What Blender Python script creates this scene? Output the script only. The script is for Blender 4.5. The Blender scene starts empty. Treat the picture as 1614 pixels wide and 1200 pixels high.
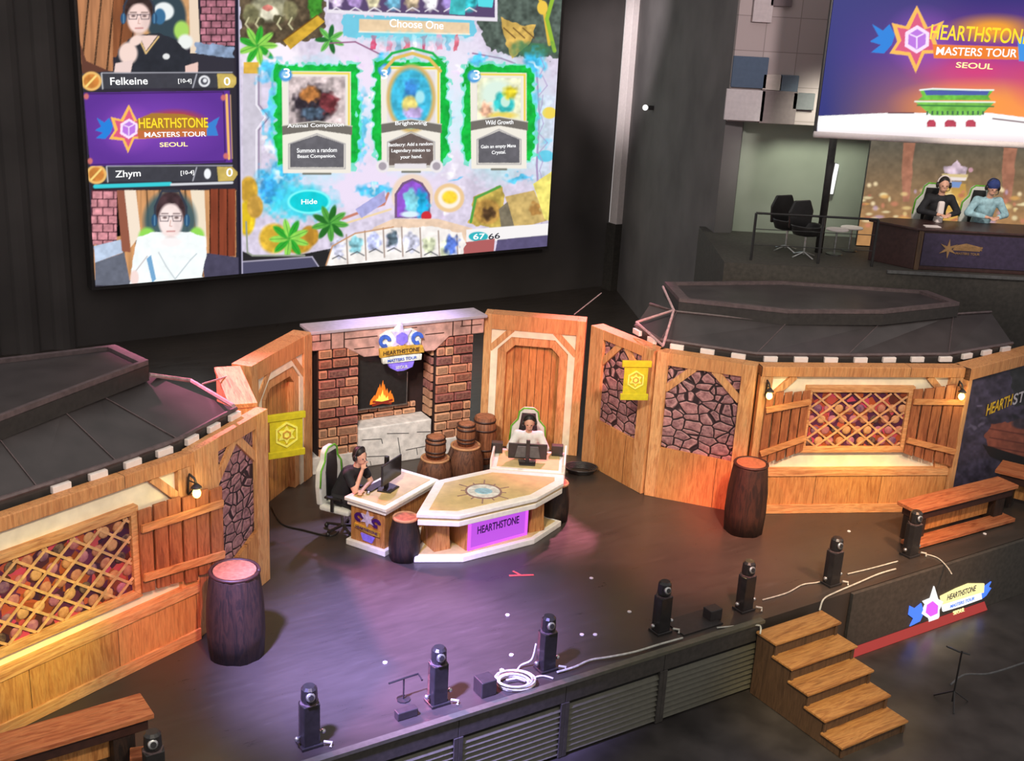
import bpy, math, random
import numpy as np
from mathutils import Vector, Matrix
random.seed(7)
col = bpy.context.scene.collection
# ------------------------------------------------------------------ camera model (1614 x 1200)
VV, HH = 5600., 618.
FP = math.sqrt(VV*HH); TH = math.atan(HH/FP); RL = math.radians(3.04); HC = 7.7
R0 = np.array([1, 0, 0.]); U0 = np.array([0, math.sin(TH), math.cos(TH)]); FW = np.array([0, math.cos(TH), -math.sin(TH)])
RT = math.cos(RL)*R0 + math.sin(RL)*U0; UP = -math.sin(RL)*R0 + math.cos(RL)*U0
CP = np.array([0, 0, HC])
def ray(x, y): return FW*FP + (x-807)*RT - (y-600)*UP
def fl(x, y, z=0.):
    d = ray(x, y); return CP + d*(z-HC)/d[2]
def pj(P):
    d = P-CP; k = d@FW
    return 807+FP*(d@RT)/k, 600-FP*(d@UP)/k
def onv(x, y, a, b):
    a = np.array(a[:2], float); b = np.array(b[:2], float); n = np.array([-(b-a)[1], (b-a)[0]]); d = ray(x, y)
    return CP + d*((n@(a-CP[:2]))/(n@d[:2]))
cam = bpy.data.cameras.new('camera'); co = bpy.data.objects.new('camera', cam); col.objects.link(co)
m3 = Matrix([[RT[i], UP[i], -FW[i]] for i in range(3)]).to_4x4(); m3.translation = Vector(CP)
co.matrix_world = m3; cam.sensor_width = 36; cam.lens = FP/1614*36; cam.clip_end = 200
bpy.context.scene.camera = co
vs = bpy.context.scene.view_settings
vs.view_transform = 'Standard'; vs.look = 'None'; vs.gamma = 1; vs.use_curve_mapping = False; vs.exposure = 0
# ------------------------------------------------------------------ colour + materials
def lin(c):
    c = np.asarray(c, float)/255.
    return np.where(c <= .04045, c/12.92, ((c+.055)/1.055)**2.4)
def L4(c): return tuple(float(v) for v in lin(c))+(1.,)
class NT:
    def __init__(s, name):
        s.m = bpy.data.materials.new(name); s.m.use_nodes = True; s.t = s.m.node_tree; s.t.nodes.clear()
        s.out = s.n('ShaderNodeOutputMaterial'); s.b = s.n('ShaderNodeBsdfPrincipled')
        s.l(s.b.outputs[0], s.out.inputs[0])
    def n(s, k, **kw):
        o = s.t.nodes.new(k)
        for a, v in kw.items(): setattr(o, a, v)
        return o
    def l(s, a, b): s.t.links.new(a, b)
    def coords(s, sc=(1, 1, 1), kind='Object'):
        tc = s.n('ShaderNodeTexCoord'); mp = s.n('ShaderNodeMapping'); mp.inputs['Scale'].default_value = sc
        s.l(tc.outputs[kind], mp.inputs[0]); return mp.outputs[0]
    def ramp(s, fac, stops):
        r = s.n('ShaderNodeValToRGB'); e = r.color_ramp.elements
        while len(e) < len(stops): e.new(.5)
        for q, (p, c) in zip(e, stops): q.position = p; q.color = L4(c)
        s.l(fac, r.inputs[0]); return r.outputs[0]
    def mix(s, fac, a, b, mode='MIX'):
        x = s.n('ShaderNodeMix', data_type='RGBA', blend_type=mode)
        for k, v in ((0, fac), (6, a), (7, b)):
            if isinstance(v, (int, float)): x.inputs[k].default_value = v
            elif isinstance(v, tuple): x.inputs[k].default_value = L4(v)
            else: s.l(v, x.inputs[k])
        return x.outputs[2]
    def noise(s, v, scale, detail=3, dist=0, rough=.5):
        x = s.n('ShaderNodeTexNoise'); x.inputs['Scale'].default_value = scale; x.inputs['Detail'].default_value = detail
        x.inputs['Distortion'].default_value = dist; x.inputs['Roughness'].default_value = rough
        s.l(v, x.inputs['Vector']); return x.outputs[0]
    def bump(s, h, st, d=.02):
        b = s.n('ShaderNodeBump'); b.inputs['Strength'].default_value = st; b.inputs['Distance'].default_value = d
        s.l(h, b.inputs['Height']); s.l(b.outputs[0], s.b.inputs['Normal'])
def plain(name, c, rough=.6, metal=0., nz=.12, sc=14., emit=None, es=1., coat=0.):
    t = NT(name); v = t.coords(); f = t.noise(v, sc)
    a = tuple(max(0, x*(1-nz)) for x in c); b = tuple(min(255, x*(1+nz)) for x in c)
    t.l(t.ramp(f, [(.3, a), (.7, b)]), t.b.inputs['Base Color'])
    t.b.inputs['Roughness'].default_value = rough; t.b.inputs['Metallic'].default_value = metal
    t.b.inputs['Coat Weight'].default_value = coat
    if emit: t.b.inputs['Emission Color'].default_value = L4(emit); t.b.inputs['Emission Strength'].default_value = es
    return t.m
def wood(name, dark, mid, light, axis='z', plank=.14, rough=.6, gap=True):
    """grain along `axis`, planks laid side by side along the local x direction (or z for axis x)"""
    t = NT(name)
    sc = {'z': (9, 9, 1.1), 'x': (1.1, 9, 9), 'y': (9, 1.1, 9)}[axis]
    f1 = t.noise(t.coords(sc), 1.0, 5, 1.6, .6)
    f2 = t.noise(t.coords(tuple(k*3.2 for k in sc)), 1.3, 4, .6, .6)
    c = t.ramp(f1, [(.3, dark), (.42, mid), (.52, light), (.6, mid), (.7, dark)])
    c = t.mix(.45, c, t.ramp(f2, [(.3, tuple(k*.62 for k in mid)), (.55, mid), (.75, light)]))
    if gap:
        tc = t.n('ShaderNodeTexCoord'); sp = t.n('ShaderNodeSeparateXYZ'); t.l(tc.outputs['Object'], sp.inputs[0])
        dv = t.n('ShaderNodeMath', operation='DIVIDE'); dv.inputs[1].default_value = plank
        t.l(sp.outputs['Z' if axis == 'x' else 'X'], dv.inputs[0])
        fr = t.n('ShaderNodeMath', operation='FRACT'); t.l(dv.outputs[0], fr.inputs[0])
        lt = t.n('ShaderNodeMath', operation='LESS_THAN'); lt.inputs[1].default_value = .07 if plank < .2 else .008/plank; t.l(fr.outputs[0], lt.inputs[0])
        flr = t.n('ShaderNodeMath', operation='FLOOR'); t.l(dv.outputs[0], flr.inputs[0])
        wn = t.n('ShaderNodeTexWhiteNoise', noise_dimensions='1D'); t.l(flr.outputs[0], wn.inputs['W'])
        c = t.mix(.22, c, t.ramp(wn.outputs['Value'], [(.0, dark), (1., light)]))
        c = t.mix(lt.outputs[0], c, tuple(k*.4 for k in dark))
    t.l(c, t.b.inputs['Base Color']); t.b.inputs['Roughness'].default_value = rough; t.bump(f2, .35, .01)
    return t.m
def cobble(name, scale=4.6, a=(178, 118, 122), b=(116, 74, 86), rim=(226, 176, 172), dark=(44, 26, 32)):
    t = NT(name); v0 = t.coords((1, 1, 1.35)); ns = t.n('ShaderNodeTexNoise'); ns.inputs['Scale'].default_value = 2.4
    t.l(v0, ns.inputs['Vector']); av = t.n('ShaderNodeVectorMath', operation='MULTIPLY_ADD')
    av.inputs[1].default_value = (.16, .0, .16); t.l(ns.outputs['Color'], av.inputs[0]); t.l(v0, av.inputs[2])
    d = t.n('ShaderNodeTexVoronoi', feature='DISTANCE_TO_EDGE'); k = t.n('ShaderNodeTexVoronoi', feature='F1')
    for x in (d, k): x.inputs['Scale'].default_value = scale; x.inputs['Randomness'].default_value = .85; t.l(av.outputs[0], x.inputs['Vector'])
    sp = t.n('ShaderNodeSeparateColor'); t.l(k.outputs['Color'], sp.inputs[0])
    body = t.mix(sp.outputs[0], a, b); nz = t.noise(v0, 16, 4); body = t.mix(.45, body, t.ramp(nz, [(.3, dark), (.7, rim)]))
    edge = t.ramp(d.outputs['Distance'], [(0., (0, 0, 0)), (.045, (0, 0, 0)), (.075, (255, 255, 255))])
    rimf = t.ramp(d.outputs['Distance'], [(.06, (0, 0, 0)), (.085, (190, 190, 190)), (.12, (0, 0, 0))])
    c = t.mix(rimf, body, rim); c = t.mix(edge, dark, c)
    t.l(c, t.b.inputs['Base Color']); t.b.inputs['Roughness'].default_value = .7
    t.bump(t.ramp(d.outputs['Distance'], [(0., (0, 0, 0)), (.14, (255, 255, 255))]), .6, .03)
    return t.m
def attr_mat(name, emit=0., rough=.6, nz=.0):
    t = NT(name); a = t.n('ShaderNodeAttribute'); a.attribute_name = 'col'; c = a.outputs['Color']
    if emit:
        t.l(c, t.b.inputs['Emission Color']); t.b.inputs['Emission Strength'].default_value = emit
        t.b.inputs['Base Color'].default_value = (.01, .01, .01, 1)
        t.b.inputs['Specular IOR Level'].default_value = .1
    else:
        if nz: c = t.mix(nz, c, t.ramp(t.noise(t.coords(), 22, 4), [(.35, (50, 26, 22)), (.7, (225, 175, 140))]))
        t.l(c, t.b.inputs['Base Color'])
    t.b.inputs['Roughness'].default_value = rough
    return t.m
M = {}
M['wood'] = wood('painted_planks', (140, 82, 42), (196, 128, 72), (226, 168, 104), plank=1.1)
M['beam'] = wood('beam_wood', (162, 98, 58), (210, 146, 92), (236, 184, 126), gap=False)
M['beamx'] = wood('beam_wood_lengthwise', (162, 98, 58), (210, 146, 92), (236, 184, 126), axis='x', gap=False)
M['topbeam'] = wood('short_plank_beam', (166, 98, 54), (206, 138, 84), (232, 172, 112), plank=2.4)
M['door'] = wood('door_planks', (134, 76, 38), (196, 126, 68), (228, 168, 100), plank=.13)
M['shutter'] = wood('shutter_planks', (108, 56, 32), (154, 90, 54), (186, 118, 74), gap=False)
M['batten'] = wood('batten_wood', (150, 88, 48), (200, 132, 78), (224, 164, 106), axis='x', gap=False)
M['bench'] = wood('bench_wood', (128, 62, 34), (178, 98, 58), (206, 134, 86), axis='x', gap=False)
M['stair'] = wood('tread_wood', (122, 74, 36), (172, 116, 62), (206, 152, 88), axis='x', gap=False)
M['desk'] = wood('desk_panel_wood', (126, 72, 34), (184, 120, 62), (214, 156, 92), gap=False)
M['desktop'] = plain('tan_desktop', (214, 188, 130), .45, nz=.06, sc=6)
M['cream'] = plain('cream_plaster', (244, 232, 204), .8, nz=.05, sc=5)
M['white'] = plain('white_gloss_trim', (244, 240, 228), .35, nz=.03)
M['bark'] = wood('bark', (50, 28, 20), (92, 56, 40), (136, 88, 62), gap=False, plank=.08)
M['darkbark'] = wood('dark_bark', (16, 11, 9), (32, 22, 18), (66, 44, 32), gap=False)
M['cask'] = wood('cask_staves', (84, 42, 26), (134, 80, 52), (172, 112, 74), plank=.05)
M['cut'] = plain('sawn_log_face', (164, 104, 72), .7, nz=.14, sc=20)
M['hoop'] = plain('dark_hoop', (58, 34, 28), .5)
M['cobble'] = cobble('painted_cobblestone')
M['cobble2'] = cobble('painted_cobblestone_small', 5.2, (166, 108, 114), (108, 68, 78))
M['black'] = plain('black_paint', (48, 44, 43), .55)
M['blackg'] = plain('black_plastic', (40, 38, 38), .35, coat=.2)
M['void'] = plain('black_cloth', (44, 41, 40), .95)
M['metal'] = plain('bright_metal', (190, 190, 188), .3, .9)
M['cable'] = plain('white_cable', (196, 196, 184), .5)
M['foam'] = plain('white_foam', (238, 226, 222), .7, nz=.02)
M['grey'] = plain('grey_plastic', (92, 92, 92), .5)
M['stone'] = plain('pale_cut_stone', (222, 218, 214), .8, nz=.09, sc=9)
M['mantel'] = plain('mantel_slab', (186, 172, 184), .7, nz=.04)
M['pinkstone'] = plain('pinkish_lintel_stone', (196, 150, 140), .8, nz=.2, sc=5)
M['yellow'] = plain('yellow_banner_cloth', (200, 186, 26), .7, nz=.05)
M['yellow2'] = plain('pale_yellow_relief', (240, 236, 110), .7, nz=.04)
M['skin'] = plain('skin', (226, 172, 146), .5, nz=.03)
M['hair'] = plain('dark_hair', (34, 26, 24), .5)
M['glass'] = plain('dark_lens', (40, 40, 44), .1)
M['rwhite'] = plain('white_shirt_cloth', (232, 234, 232), .8, nz=.03)
M['rblack'] = plain('black_shirt_cloth', (34, 34, 38), .8)
M['rblue'] = plain('pale_blue_shirt_cloth', (160, 198, 208), .8)
M['chairw'] = plain('white_leatherette', (228, 230, 222), .4, nz=.03)
M['green'] = plain('green_piping', (110, 190, 50), .4)
M['navy'] = plain('navy_beanie_knit', (44, 60, 118), .8)
M['gold'] = plain('gold_paint', (214, 166, 66), .4, .2)
M['blue'] = plain('blue_enamel', (62, 96, 190), .4)
M['purple'] = plain('purple_enamel_faint_glow', (130, 110, 220), .35, emit=(120, 100, 220), es=.25)  # faint glow added to the enamel so it reads as lit
M['attr'] = attr_mat('coloured_bricks', nz=.22, rough=.75)
M['brickbed'] = plain('dark_mortar', (44, 24, 22), .9)
M['screen'] = attr_mat('led_screen_picture', 1.05)
M['led'] = attr_mat('video_wall_picture', .9)
def glow(n, c, s=1.): return plain(n, (20, 20, 20), .5, emit=c, es=s)
M['gwhite'] = glow('lit_white', (255, 255, 255), 1.1)
M['gyellow'] = glow('lit_yellow', (250, 220, 40), 1.1)
M['gdark'] = glow('lit_dark_text', (50, 50, 60), 1.)
M['gpurple'] = glow('lit_purple_panel', (196, 84, 232), 1.0)
M['gmag'] = glow('lit_magenta', (214, 90, 226), 1.3)
M['gblue'] = glow('lit_blue', (70, 120, 250), 1.4)
M['gred'] = glow('lit_red_strip', (176, 44, 40), .9)
M['gcream'] = glow('lit_cream', (255, 236, 160), 1.3)
M['bulb'] = glow('lantern_bulb', (255, 226, 120), 5.)
M['violettext'] = plain('dark_violet_letters', (70, 20, 110), .5)
# ------------------------------------------------------------------ mesh builder
class MB:
    def __init__(s): s.v = []; s.f = []; s.c = []
    def add(s, vs_, fs, c=None, Mx=None):
        n = len(s.v)
        for p in vs_:
            if Mx is not None: p = Mx @ Vector(p)
            s.v.append(tuple(p))
        for f in fs: s.f.append(tuple(n+i for i in f)); s.c.append(c)
        return s
    def box(s, a, b, c=None, Mx=None):
        (x0, y0, z0), (x1, y1, z1) = a, b
        return s.add([(x0, y0, z0), (x1, y0, z0), (x1, y1, z0), (x0, y1, z0), (x0, y0, z1), (x1, y0, z1), (x1, y1, z1), (x0, y1, z1)],
                     [(0, 3, 2, 1), (4, 5, 6, 7), (0, 1, 5, 4), (1, 2, 6, 5), (2, 3, 7, 6), (3, 0, 4, 7)], c, Mx)
    def prism(s, pts, y0, y1, c=None, Mx=None, plane='xz'):
        n = len(pts)
        if plane == 'xz': V = [(x, y0, z) for x, z in pts]+[(x, y1, z) for x, z in pts]
        else: V = [(x, y, y0) for x, y in pts]+[(x, y, y1) for x, y in pts]
        F = [tuple(range(n)), tuple(range(2*n-1, n-1, -1))]+[(i, i+n, (i+1) % n+n, (i+1) % n) for i in range(n)]
        return s.add(V, F, c, Mx)
    def strip(s, o, i, y0, y1, c=None):           # band between two open polylines in the xz plane
        for k in range(len(o)-1): s.prism([o[k], o[k+1], i[k+1], i[k]], y0, y1, c)
        return s
    def bar(s, p, q, w, y0, y1, c=None, plane='xz'):
        p = Vector(p); q = Vector(q); d = (q-p).normalized(); n = Vector((-d.y, d.x))*w/2
        return s.prism([tuple(p-n), tuple(q-n), tuple(q+n), tuple(p+n)], y0, y1, c, None, plane)
    def lathe(s, prof, n=20, o=(0, 0, 0), c=None, wob=0., Mx=None):
        V = []; F = []
        for k, (r, z) in enumerate(prof):
            for i in range(n):
                a = 2*math.pi*i/n; rr = r*(1+wob*math.sin(i*2.7+math.sin(i*1.3)*2))
                V.append((o[0]+rr*math.cos(a), o[1]+rr*math.sin(a), o[2]+z))
        for k in range(len(prof)-1):
            for i in range(n): F.append((k*n+i, k*n+(i+1) % n, (k+1)*n+(i+1) % n, (k+1)*n+i))
        F.append(tuple(range(n-1, -1, -1))); F.append(tuple((len(prof)-1)*n+i for i in range(n)))
        return s.add(V, F, c, Mx)
    def tube(s, pts, r, n=8, c=None, r1=None):
        pts = [Vector(p) for p in pts]; V = []; F = []; m = len(pts)
        for k, p in enumerate(pts):
            d = (pts[min(k+1, m-1)]-pts[max(k-1, 0)]).normalized()
            a = d.cross(Vector((0, 0, 1))); a = a.normalized() if a.length > .05 else Vector((1, 0, 0)); b = d.cross(a)
            rr = r if r1 is None else r+(r1-r)*k/(m-1)
            for i in range(n): t = 2*math.pi*i/n; V.append(p+(a*math.cos(t)+b*math.sin(t))*rr)
        for k in range(m-1):
            for i in range(n): F.append((k*n+i, (k+1)*n+i, (k+1)*n+(i+1) % n, k*n+(i+1) % n))
        F.append(tuple(range(n))); F.append(tuple((m-1)*n+i for i in range(n-1, -1, -1)))
        return s.add(V, F, c)
    def ball(s, o, r, c=None, nu=12, nv=8, Mx=None):
        if isinstance(r, (int, float)): r = (r, r, r)
        V = [(o[0], o[1], o[2]-r[2])]; F = []
        for j in range(1, nv):
            p = -math.pi/2+math.pi*j/nv
            for i in range(nu): t = 2*math.pi*i/nu; V.append((o[0]+r[0]*math.cos(p)*math.cos(t), o[1]+r[1]*math.cos(p)*math.sin(t), o[2]+r[2]*math.sin(p)))
        V.append((o[0], o[1], o[2]+r[2]))
        for i in range(nu): F.append((0, 1+(i+1) % nu, 1+i)); F.append((len(V)-1, 1+(nv-2)*nu+i, 1+(nv-2)*nu+(i+1) % nu))
        for j in range(nv-2):
            for i in range(nu): a = 1+j*nu; F.append((a+i, a+(i+1) % nu, a+nu+(i+1) % nu, a+nu+i))
        return s.add(V, F, c, Mx)
    def cap(s, p, q, r0, r1, n=12):                # tapered capsule
        p = Vector(p); q = Vector(q); d = q-p; L = d.length; qn = d.to_track_quat('Z', 'Y').to_matrix().to_4x4(); qn.translation = p
        prof = [(max(1e-4, r0*math.cos(t)), r0*math.sin(t)) for t in (-1.5, -1.1, -.7, -.3)]+[(r0, 0), (r1, L)]+[(max(1e-4, r1*math.cos(t)), L+r1*math.sin(t)) for t in (.3, .7, 1.1, 1.5)]
        return s.lathe(prof, n, Mx=qn)
    def build(s, name, mat, parent=None, smooth=False, loc=None, bevel=0., rotz=None):
        me = bpy.data.meshes.new(name); me.from_pydata([tuple(map(float, v)) for v in s.v], [], s.f)
        if any(c is not None for c in s.c):
            a = me.color_attributes.new('col', 'FLOAT_COLOR', 'CORNER'); arr = []
            for c, f in zip(s.c, s.f): arr += list(L4(c or (128, 128, 128)))*len(f)
            a.data.foreach_set('color', arr)
        me.materials.append(M[mat] if isinstance(mat, str) else mat)
        o = bpy.data.objects.new(name, me); col.objects.link(o)
        if parent: o.parent = parent
        if loc is not None: o.location = loc
        if rotz is not None: o.rotation_euler.z = rotz
        import bmesh
        bm = bmesh.new(); bm.from_mesh(me); bmesh.ops.recalc_face_normals(bm, faces=bm.faces[:]); bm.to_mesh(me); bm.free()
        if smooth:
            for p in me.polygons: p.use_smooth = True
        if bevel:
            b = o.modifiers.new('b', 'BEVEL'); b.width = bevel; b.segments = 2; b.limit_method = 'ANGLE'
        return o
def box1(name, mat, a, b, parent=None, bevel=.006): return MB().box(a, b).build(name, mat, parent, bevel=bevel)
def tag(o, label=None, cat=None, group=None, kind=None):
    for k, v in (('label', label), ('category', cat), ('group', group), ('kind', kind)):
        if v: o[k] = v
    return o
def thing(name, loc, rz, label, cat, group=None, kind=None):
    o = bpy.data.objects.new(name, None); col.objects.link(o); o.location = tuple(map(float, loc)); o.rotation_euler = (0, 0, rz); o.empty_display_size = .1
    return tag(o, label, cat, group, kind)
def copy_tree(o, parent=None):
    c = o.copy(); col.objects.link(c)
    if parent: c.parent = parent
    for ch in list(o.children): copy_tree(ch, c)
    return c
def txt(s, name, mat, parent, x, y, z, w, h, d=.01, shear=0., rot=0., slope=0.):
    """flat lettering in the local xz plane, fitted to w x h, centred on x,z, front at y"""
    cu = bpy.data.curves.new('t', 'FONT'); cu.body = s; cu.extrude = .5; cu.shear = shear; cu.offset = .012
    o = bpy.data.objects.new('t', cu); me = bpy.data.meshes.new_from_object(o)
    P = np.array([v.co[:] for v in me.vertices]); lo = P.min(0); hi = P.max(0); ce = (lo+hi)/2; sz = hi-lo
    Q = np.empty_like(P); px = (P[:, 0]-ce[0])/sz[0]*w; pz = (P[:, 1]-ce[1])/sz[1]*h
    Q[:, 0] = x+px*math.cos(rot)-pz*math.sin(rot); Q[:, 2] = z+px*math.sin(rot)+pz*math.cos(rot)+px*slope
    Q[:, 1] = y-(P[:, 2]-lo[2])/sz[2]*d
    me.vertices.foreach_set('co', Q.ravel()); me.name = name
    bpy.data.objects.remove(o); bpy.data.curves.remove(cu)
    r = bpy.data.objects.new(name, me); col.objects.link(r); me.materials.clear(); me.materials.append(M[mat]); r.parent = parent
    return r
def star(cx, cz, R, r, n=6, rot=math.pi/2, sx=1., sz=1.):
    return [(cx+sx*(R if k % 2 == 0 else r)*math.cos(rot+k*math.pi/n), cz+sz*(R if k % 2 == 0 else r)*math.sin(rot+k*math.pi/n)) for k in range(2*n)]
ORD = 'first second third fourth fifth sixth seventh eighth ninth tenth eleventh twelfth thirteenth fourteenth fifteenth sixteenth'.split()
# ------------------------------------------------------------------ the room
EA = math.radians(33.); EX = np.array([math.cos(EA), math.sin(EA)]); FO = (-2.11, 10.17)
def st(o, name=None): o['kind'] = 'structure'; return o
M['floor'] = None
t = NT('worn_black_stage_floor'); v = t.coords()
f = t.noise(v, .7, 4); sc_ = t.noise(t.coords((1, 6, 1)), 1.6, 6, .4, .7)
t.l(t.mix(.4, t.ramp(f, [(.3, (58, 51, 46)), (.7, (78, 69, 62))]), t.ramp(sc_, [(.35, (48, 44, 42)), (.62, (62, 57, 54)), (.78, (92, 86, 82))])), t.b.inputs['Base Color'])
t.l(t.ramp(sc_, [(.3, (140, 140, 140)), (.8, (178, 178, 178))]), t.b.inputs['Roughness'])
M['floor'] = t.m
M['house'] = plain('dark_house_floor', (66, 62, 60), .3, nz=.2, sc=2)
M['wall'] = plain('dark_wall_cloth', (76, 71, 69), .95, nz=.1, sc=.6)
M['wallside'] = plain('dark_side_wall', (106, 101, 100), .9, nz=.1, sc=.8)
M['alcove'] = plain('grey_green_wall', (160, 166, 150), .9, nz=.05, sc=1)
M['fascia'] = plain('dark_fascia', (66, 62, 57), .7)
o = MB().box((-14, 0, -1.3), (17, 26, 0)).build('stage_deck', 'floor', loc=(*FO, 0), rotz=EA); st(o)
o = MB().box((-30, -14, -1.2), (40, 20, -1.0)).build('floor', 'house'); st(o)
b = MB().box((-11.2, .5, -.2), (3.75, .9, 12), Mx=None)
SA = np.array((-8.74, 23.72)); SD = np.array((.8236, .5672)); SANG = math.atan2(SD[1], SD[0]); SN = np.array((-SD[1], SD[0]))
b = MB().box((-9, .45, -.5), (13.85, .8, 12))
for k in range(13):                                    # soft drape folds of the black masking cloth
    x = -8.8+k*.68+.1*math.sin(k*2.3); b.lathe([(.3, -.4), (.3, 11.9)], 14, (x, .62, 0)) if x < -.2 else None
st(b.build('wall_back', 'wall', loc=(*SA, 0), rotz=SANG))
cx, cy = SA+SD*13.85; mz = onv(1164, 0, (0, 23), (1, 23)); x0 = float(mz[0])
b = MB().prism([(cx, cy+.3), (cx+.05, cy), (x0, 23), (x0+.35, 23.1), (x0+.6, 24)], 0, 12, plane='xy'); st(b.build('wall_right', 'wallside'))
def P23(x, y, Y=23): q = onv(x, y, (0, Y), (1, Y)); return float(q[0]), float(q[2])
tl = P23(1146, 189); PZ = 3.34
st(MB().box((x0, 23.3, PZ), (14, 23.6, 12)).build('wall_alcove', 'alcove'))
st(MB().box((3.6, 20.3, -.1), (14, 23.6, PZ-.0)).build('mezzanine_deck', 'fascia'))
# acoustic tiles on the upper wall: one panel thing per tile, a square-grid cladding
t = NT('pale_tile_wall'); bk = t.n('ShaderNodeTexBrick'); bk.offset = 0
for k, vv in (('Scale', 1.), ('Mortar Size', .008), ('Brick Width', .62), ('Row Height', .62)): bk.inputs[k].default_value = vv
bk.inputs['Color1'].default_value = L4((176, 160, 158)); bk.inputs['Color2'].default_value = L4((168, 152, 150)); bk.inputs['Mortar'].default_value = L4((140, 126, 124))
tc = t.n('ShaderNodeTexCoord'); mp = t.n('ShaderNodeMapping'); mp.inputs['Rotation'].default_value = (math.radians(90), 0, 0)
t.l(tc.outputs['Object'], mp.inputs[0]); t.l(mp.outputs[0], bk.inputs['Vector']); t.l(bk.outputs['Color'], t.b.inputs['Base Color']); t.b.inputs['Roughness'].default_value = .9
M['tiles'] = t.m
st(MB().box((x0, 22.8, tl[1]), (14, 23.3, 12)).build('wall_upper', 'tiles'))
for (a, c_, nm, lab) in [((1157, 88, 1207, 140), (78, 92, 112), 'b', 'large slate blue square wall panel on the upper tiled wall'),
                     ((1146, 140, 1202, 192), (196, 186, 186), 'w', 'large pale grey square wall panel below the slate blue one'),
                     ((1202, 142, 1252, 197), (122, 108, 108), 'd', 'dull brown square wall panel right of the pale grey square'),
                     ((1204, 117, 1231, 143), (188, 174, 166), 's', 'small beige square wall panel right of the big slate blue one'),
                     ((1231, 118, 1257, 145), (92, 100, 114), 'sb', 'small blue-grey square wall panel beside the small beige one'),
                     ((1252, 146, 1282, 174), (104, 104, 106), 'sg', 'small grey square wall panel lowest and rightmost of the coloured squares'),
                     ((1190, -6, 1216, 36), (188, 174, 174), 'sw', 'raised pale wall panel high on the upper tiled wall'),
                     ((1216, -6, 1248, 11), (112, 98, 100), 'st', 'brown wall panel cut off by the top of the photo')]:
    p = P23(a[0], a[1], 22.72); q = P23(a[2], a[3], 22.72); M['tp'+nm] = plain('wall_panel_'+nm, c_, .9, nz=.03)
    w = q[0]-p[0]; h = p[1]-q[1]
    tag(MB().box((0, 0, 0), (w, .08, h)).build('wall_panel', 'tp'+nm, loc=(p[0], 22.72, q[1]), bevel=.008), lab, 'wall panel', 'coloured square panels on the tiled wall')
# white lit column
pc = onv(976, 352, SA, SA+SD); zc = float(pc[2])
cth = thing('wall_column', (pc[0]-SN[0]*.12, pc[1]-SN[1]*.12, 0), SANG, 'tall white square column on a dark plinth right of the giant screen', 'column')
box1('shaft', 'foam', (-.2, 0, zc), (.2, .3, 12), cth); box1('plinth', 'fascia', (-.24, -.02, 0), (.24, .36, zc), cth)
# small wall lamp beside the column
wx, wy = np.array((cx, cy))*.8+np.array((x0, 23))*.2
pl_ = onv(1028, 170, (cx, cy), (x0, 23)); tang = math.atan2(23-cy, x0-cx)
w = thing('wall_lamp', (pl_[0]-.1, pl_[1]-.02, pl_[2]), tang, 'small lit lamp bracketed on the dark wall right of the white column', 'lamp')
MB().box((-.05, .0, -.05), (.05, .12, .05)).build('bracket', 'black', w); MB().ball((0, -.07, 0), .07).build('lamp_head', 'gwhite', w, smooth=True)
# ------------------------------------------------------------------ scenic flats
PAN = {'WL': ((-5.61, 9.90), (-3.66, 12.62)), 'SL': ((-3.66, 12.62), (-3.14, 14.18)), 'DL': ((-3.73, 15.86), (-3.2, 17.72)), 'F': ((-3.19, 17.77), (-.55, 19.3)),
       'DC': ((-.52, 19.4), (1.2, 19.22)), 'A': ((1.30, 19.0), (2.22, 17.70)), 'B': ((2.25, 17.68), (3.72, 17.18)), 'C': ((3.78, 17.18), (7.05, 17.68)), 'D': ((7.1, 17.65), (9.05, 19.2))}
TZ = 2.44
def flat(k, name, label, cat='stage panel', thick=.25):
    a, b_ = map(np.array, PAN[k]); d = b_-a; Ln = float(np.linalg.norm(d))
    r = thing(name, (a[0], a[1], 0), math.atan2(d[1], d[0]), label, cat, 'tavern scenery flats around the stage')
    return r, Ln
def lc(k, x, y, off=0.):                                # photo pixel -> local (s, z) on a flat
    a, b_ = map(np.array, PAN[k]); d = (b_-a)/np.linalg.norm(b_-a); n = np.array([-d[1], d[0]])
    p = onv(x, y, a+n*off, b_+n*off); return float((p[:2]-a)@d), float(p[2])
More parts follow.
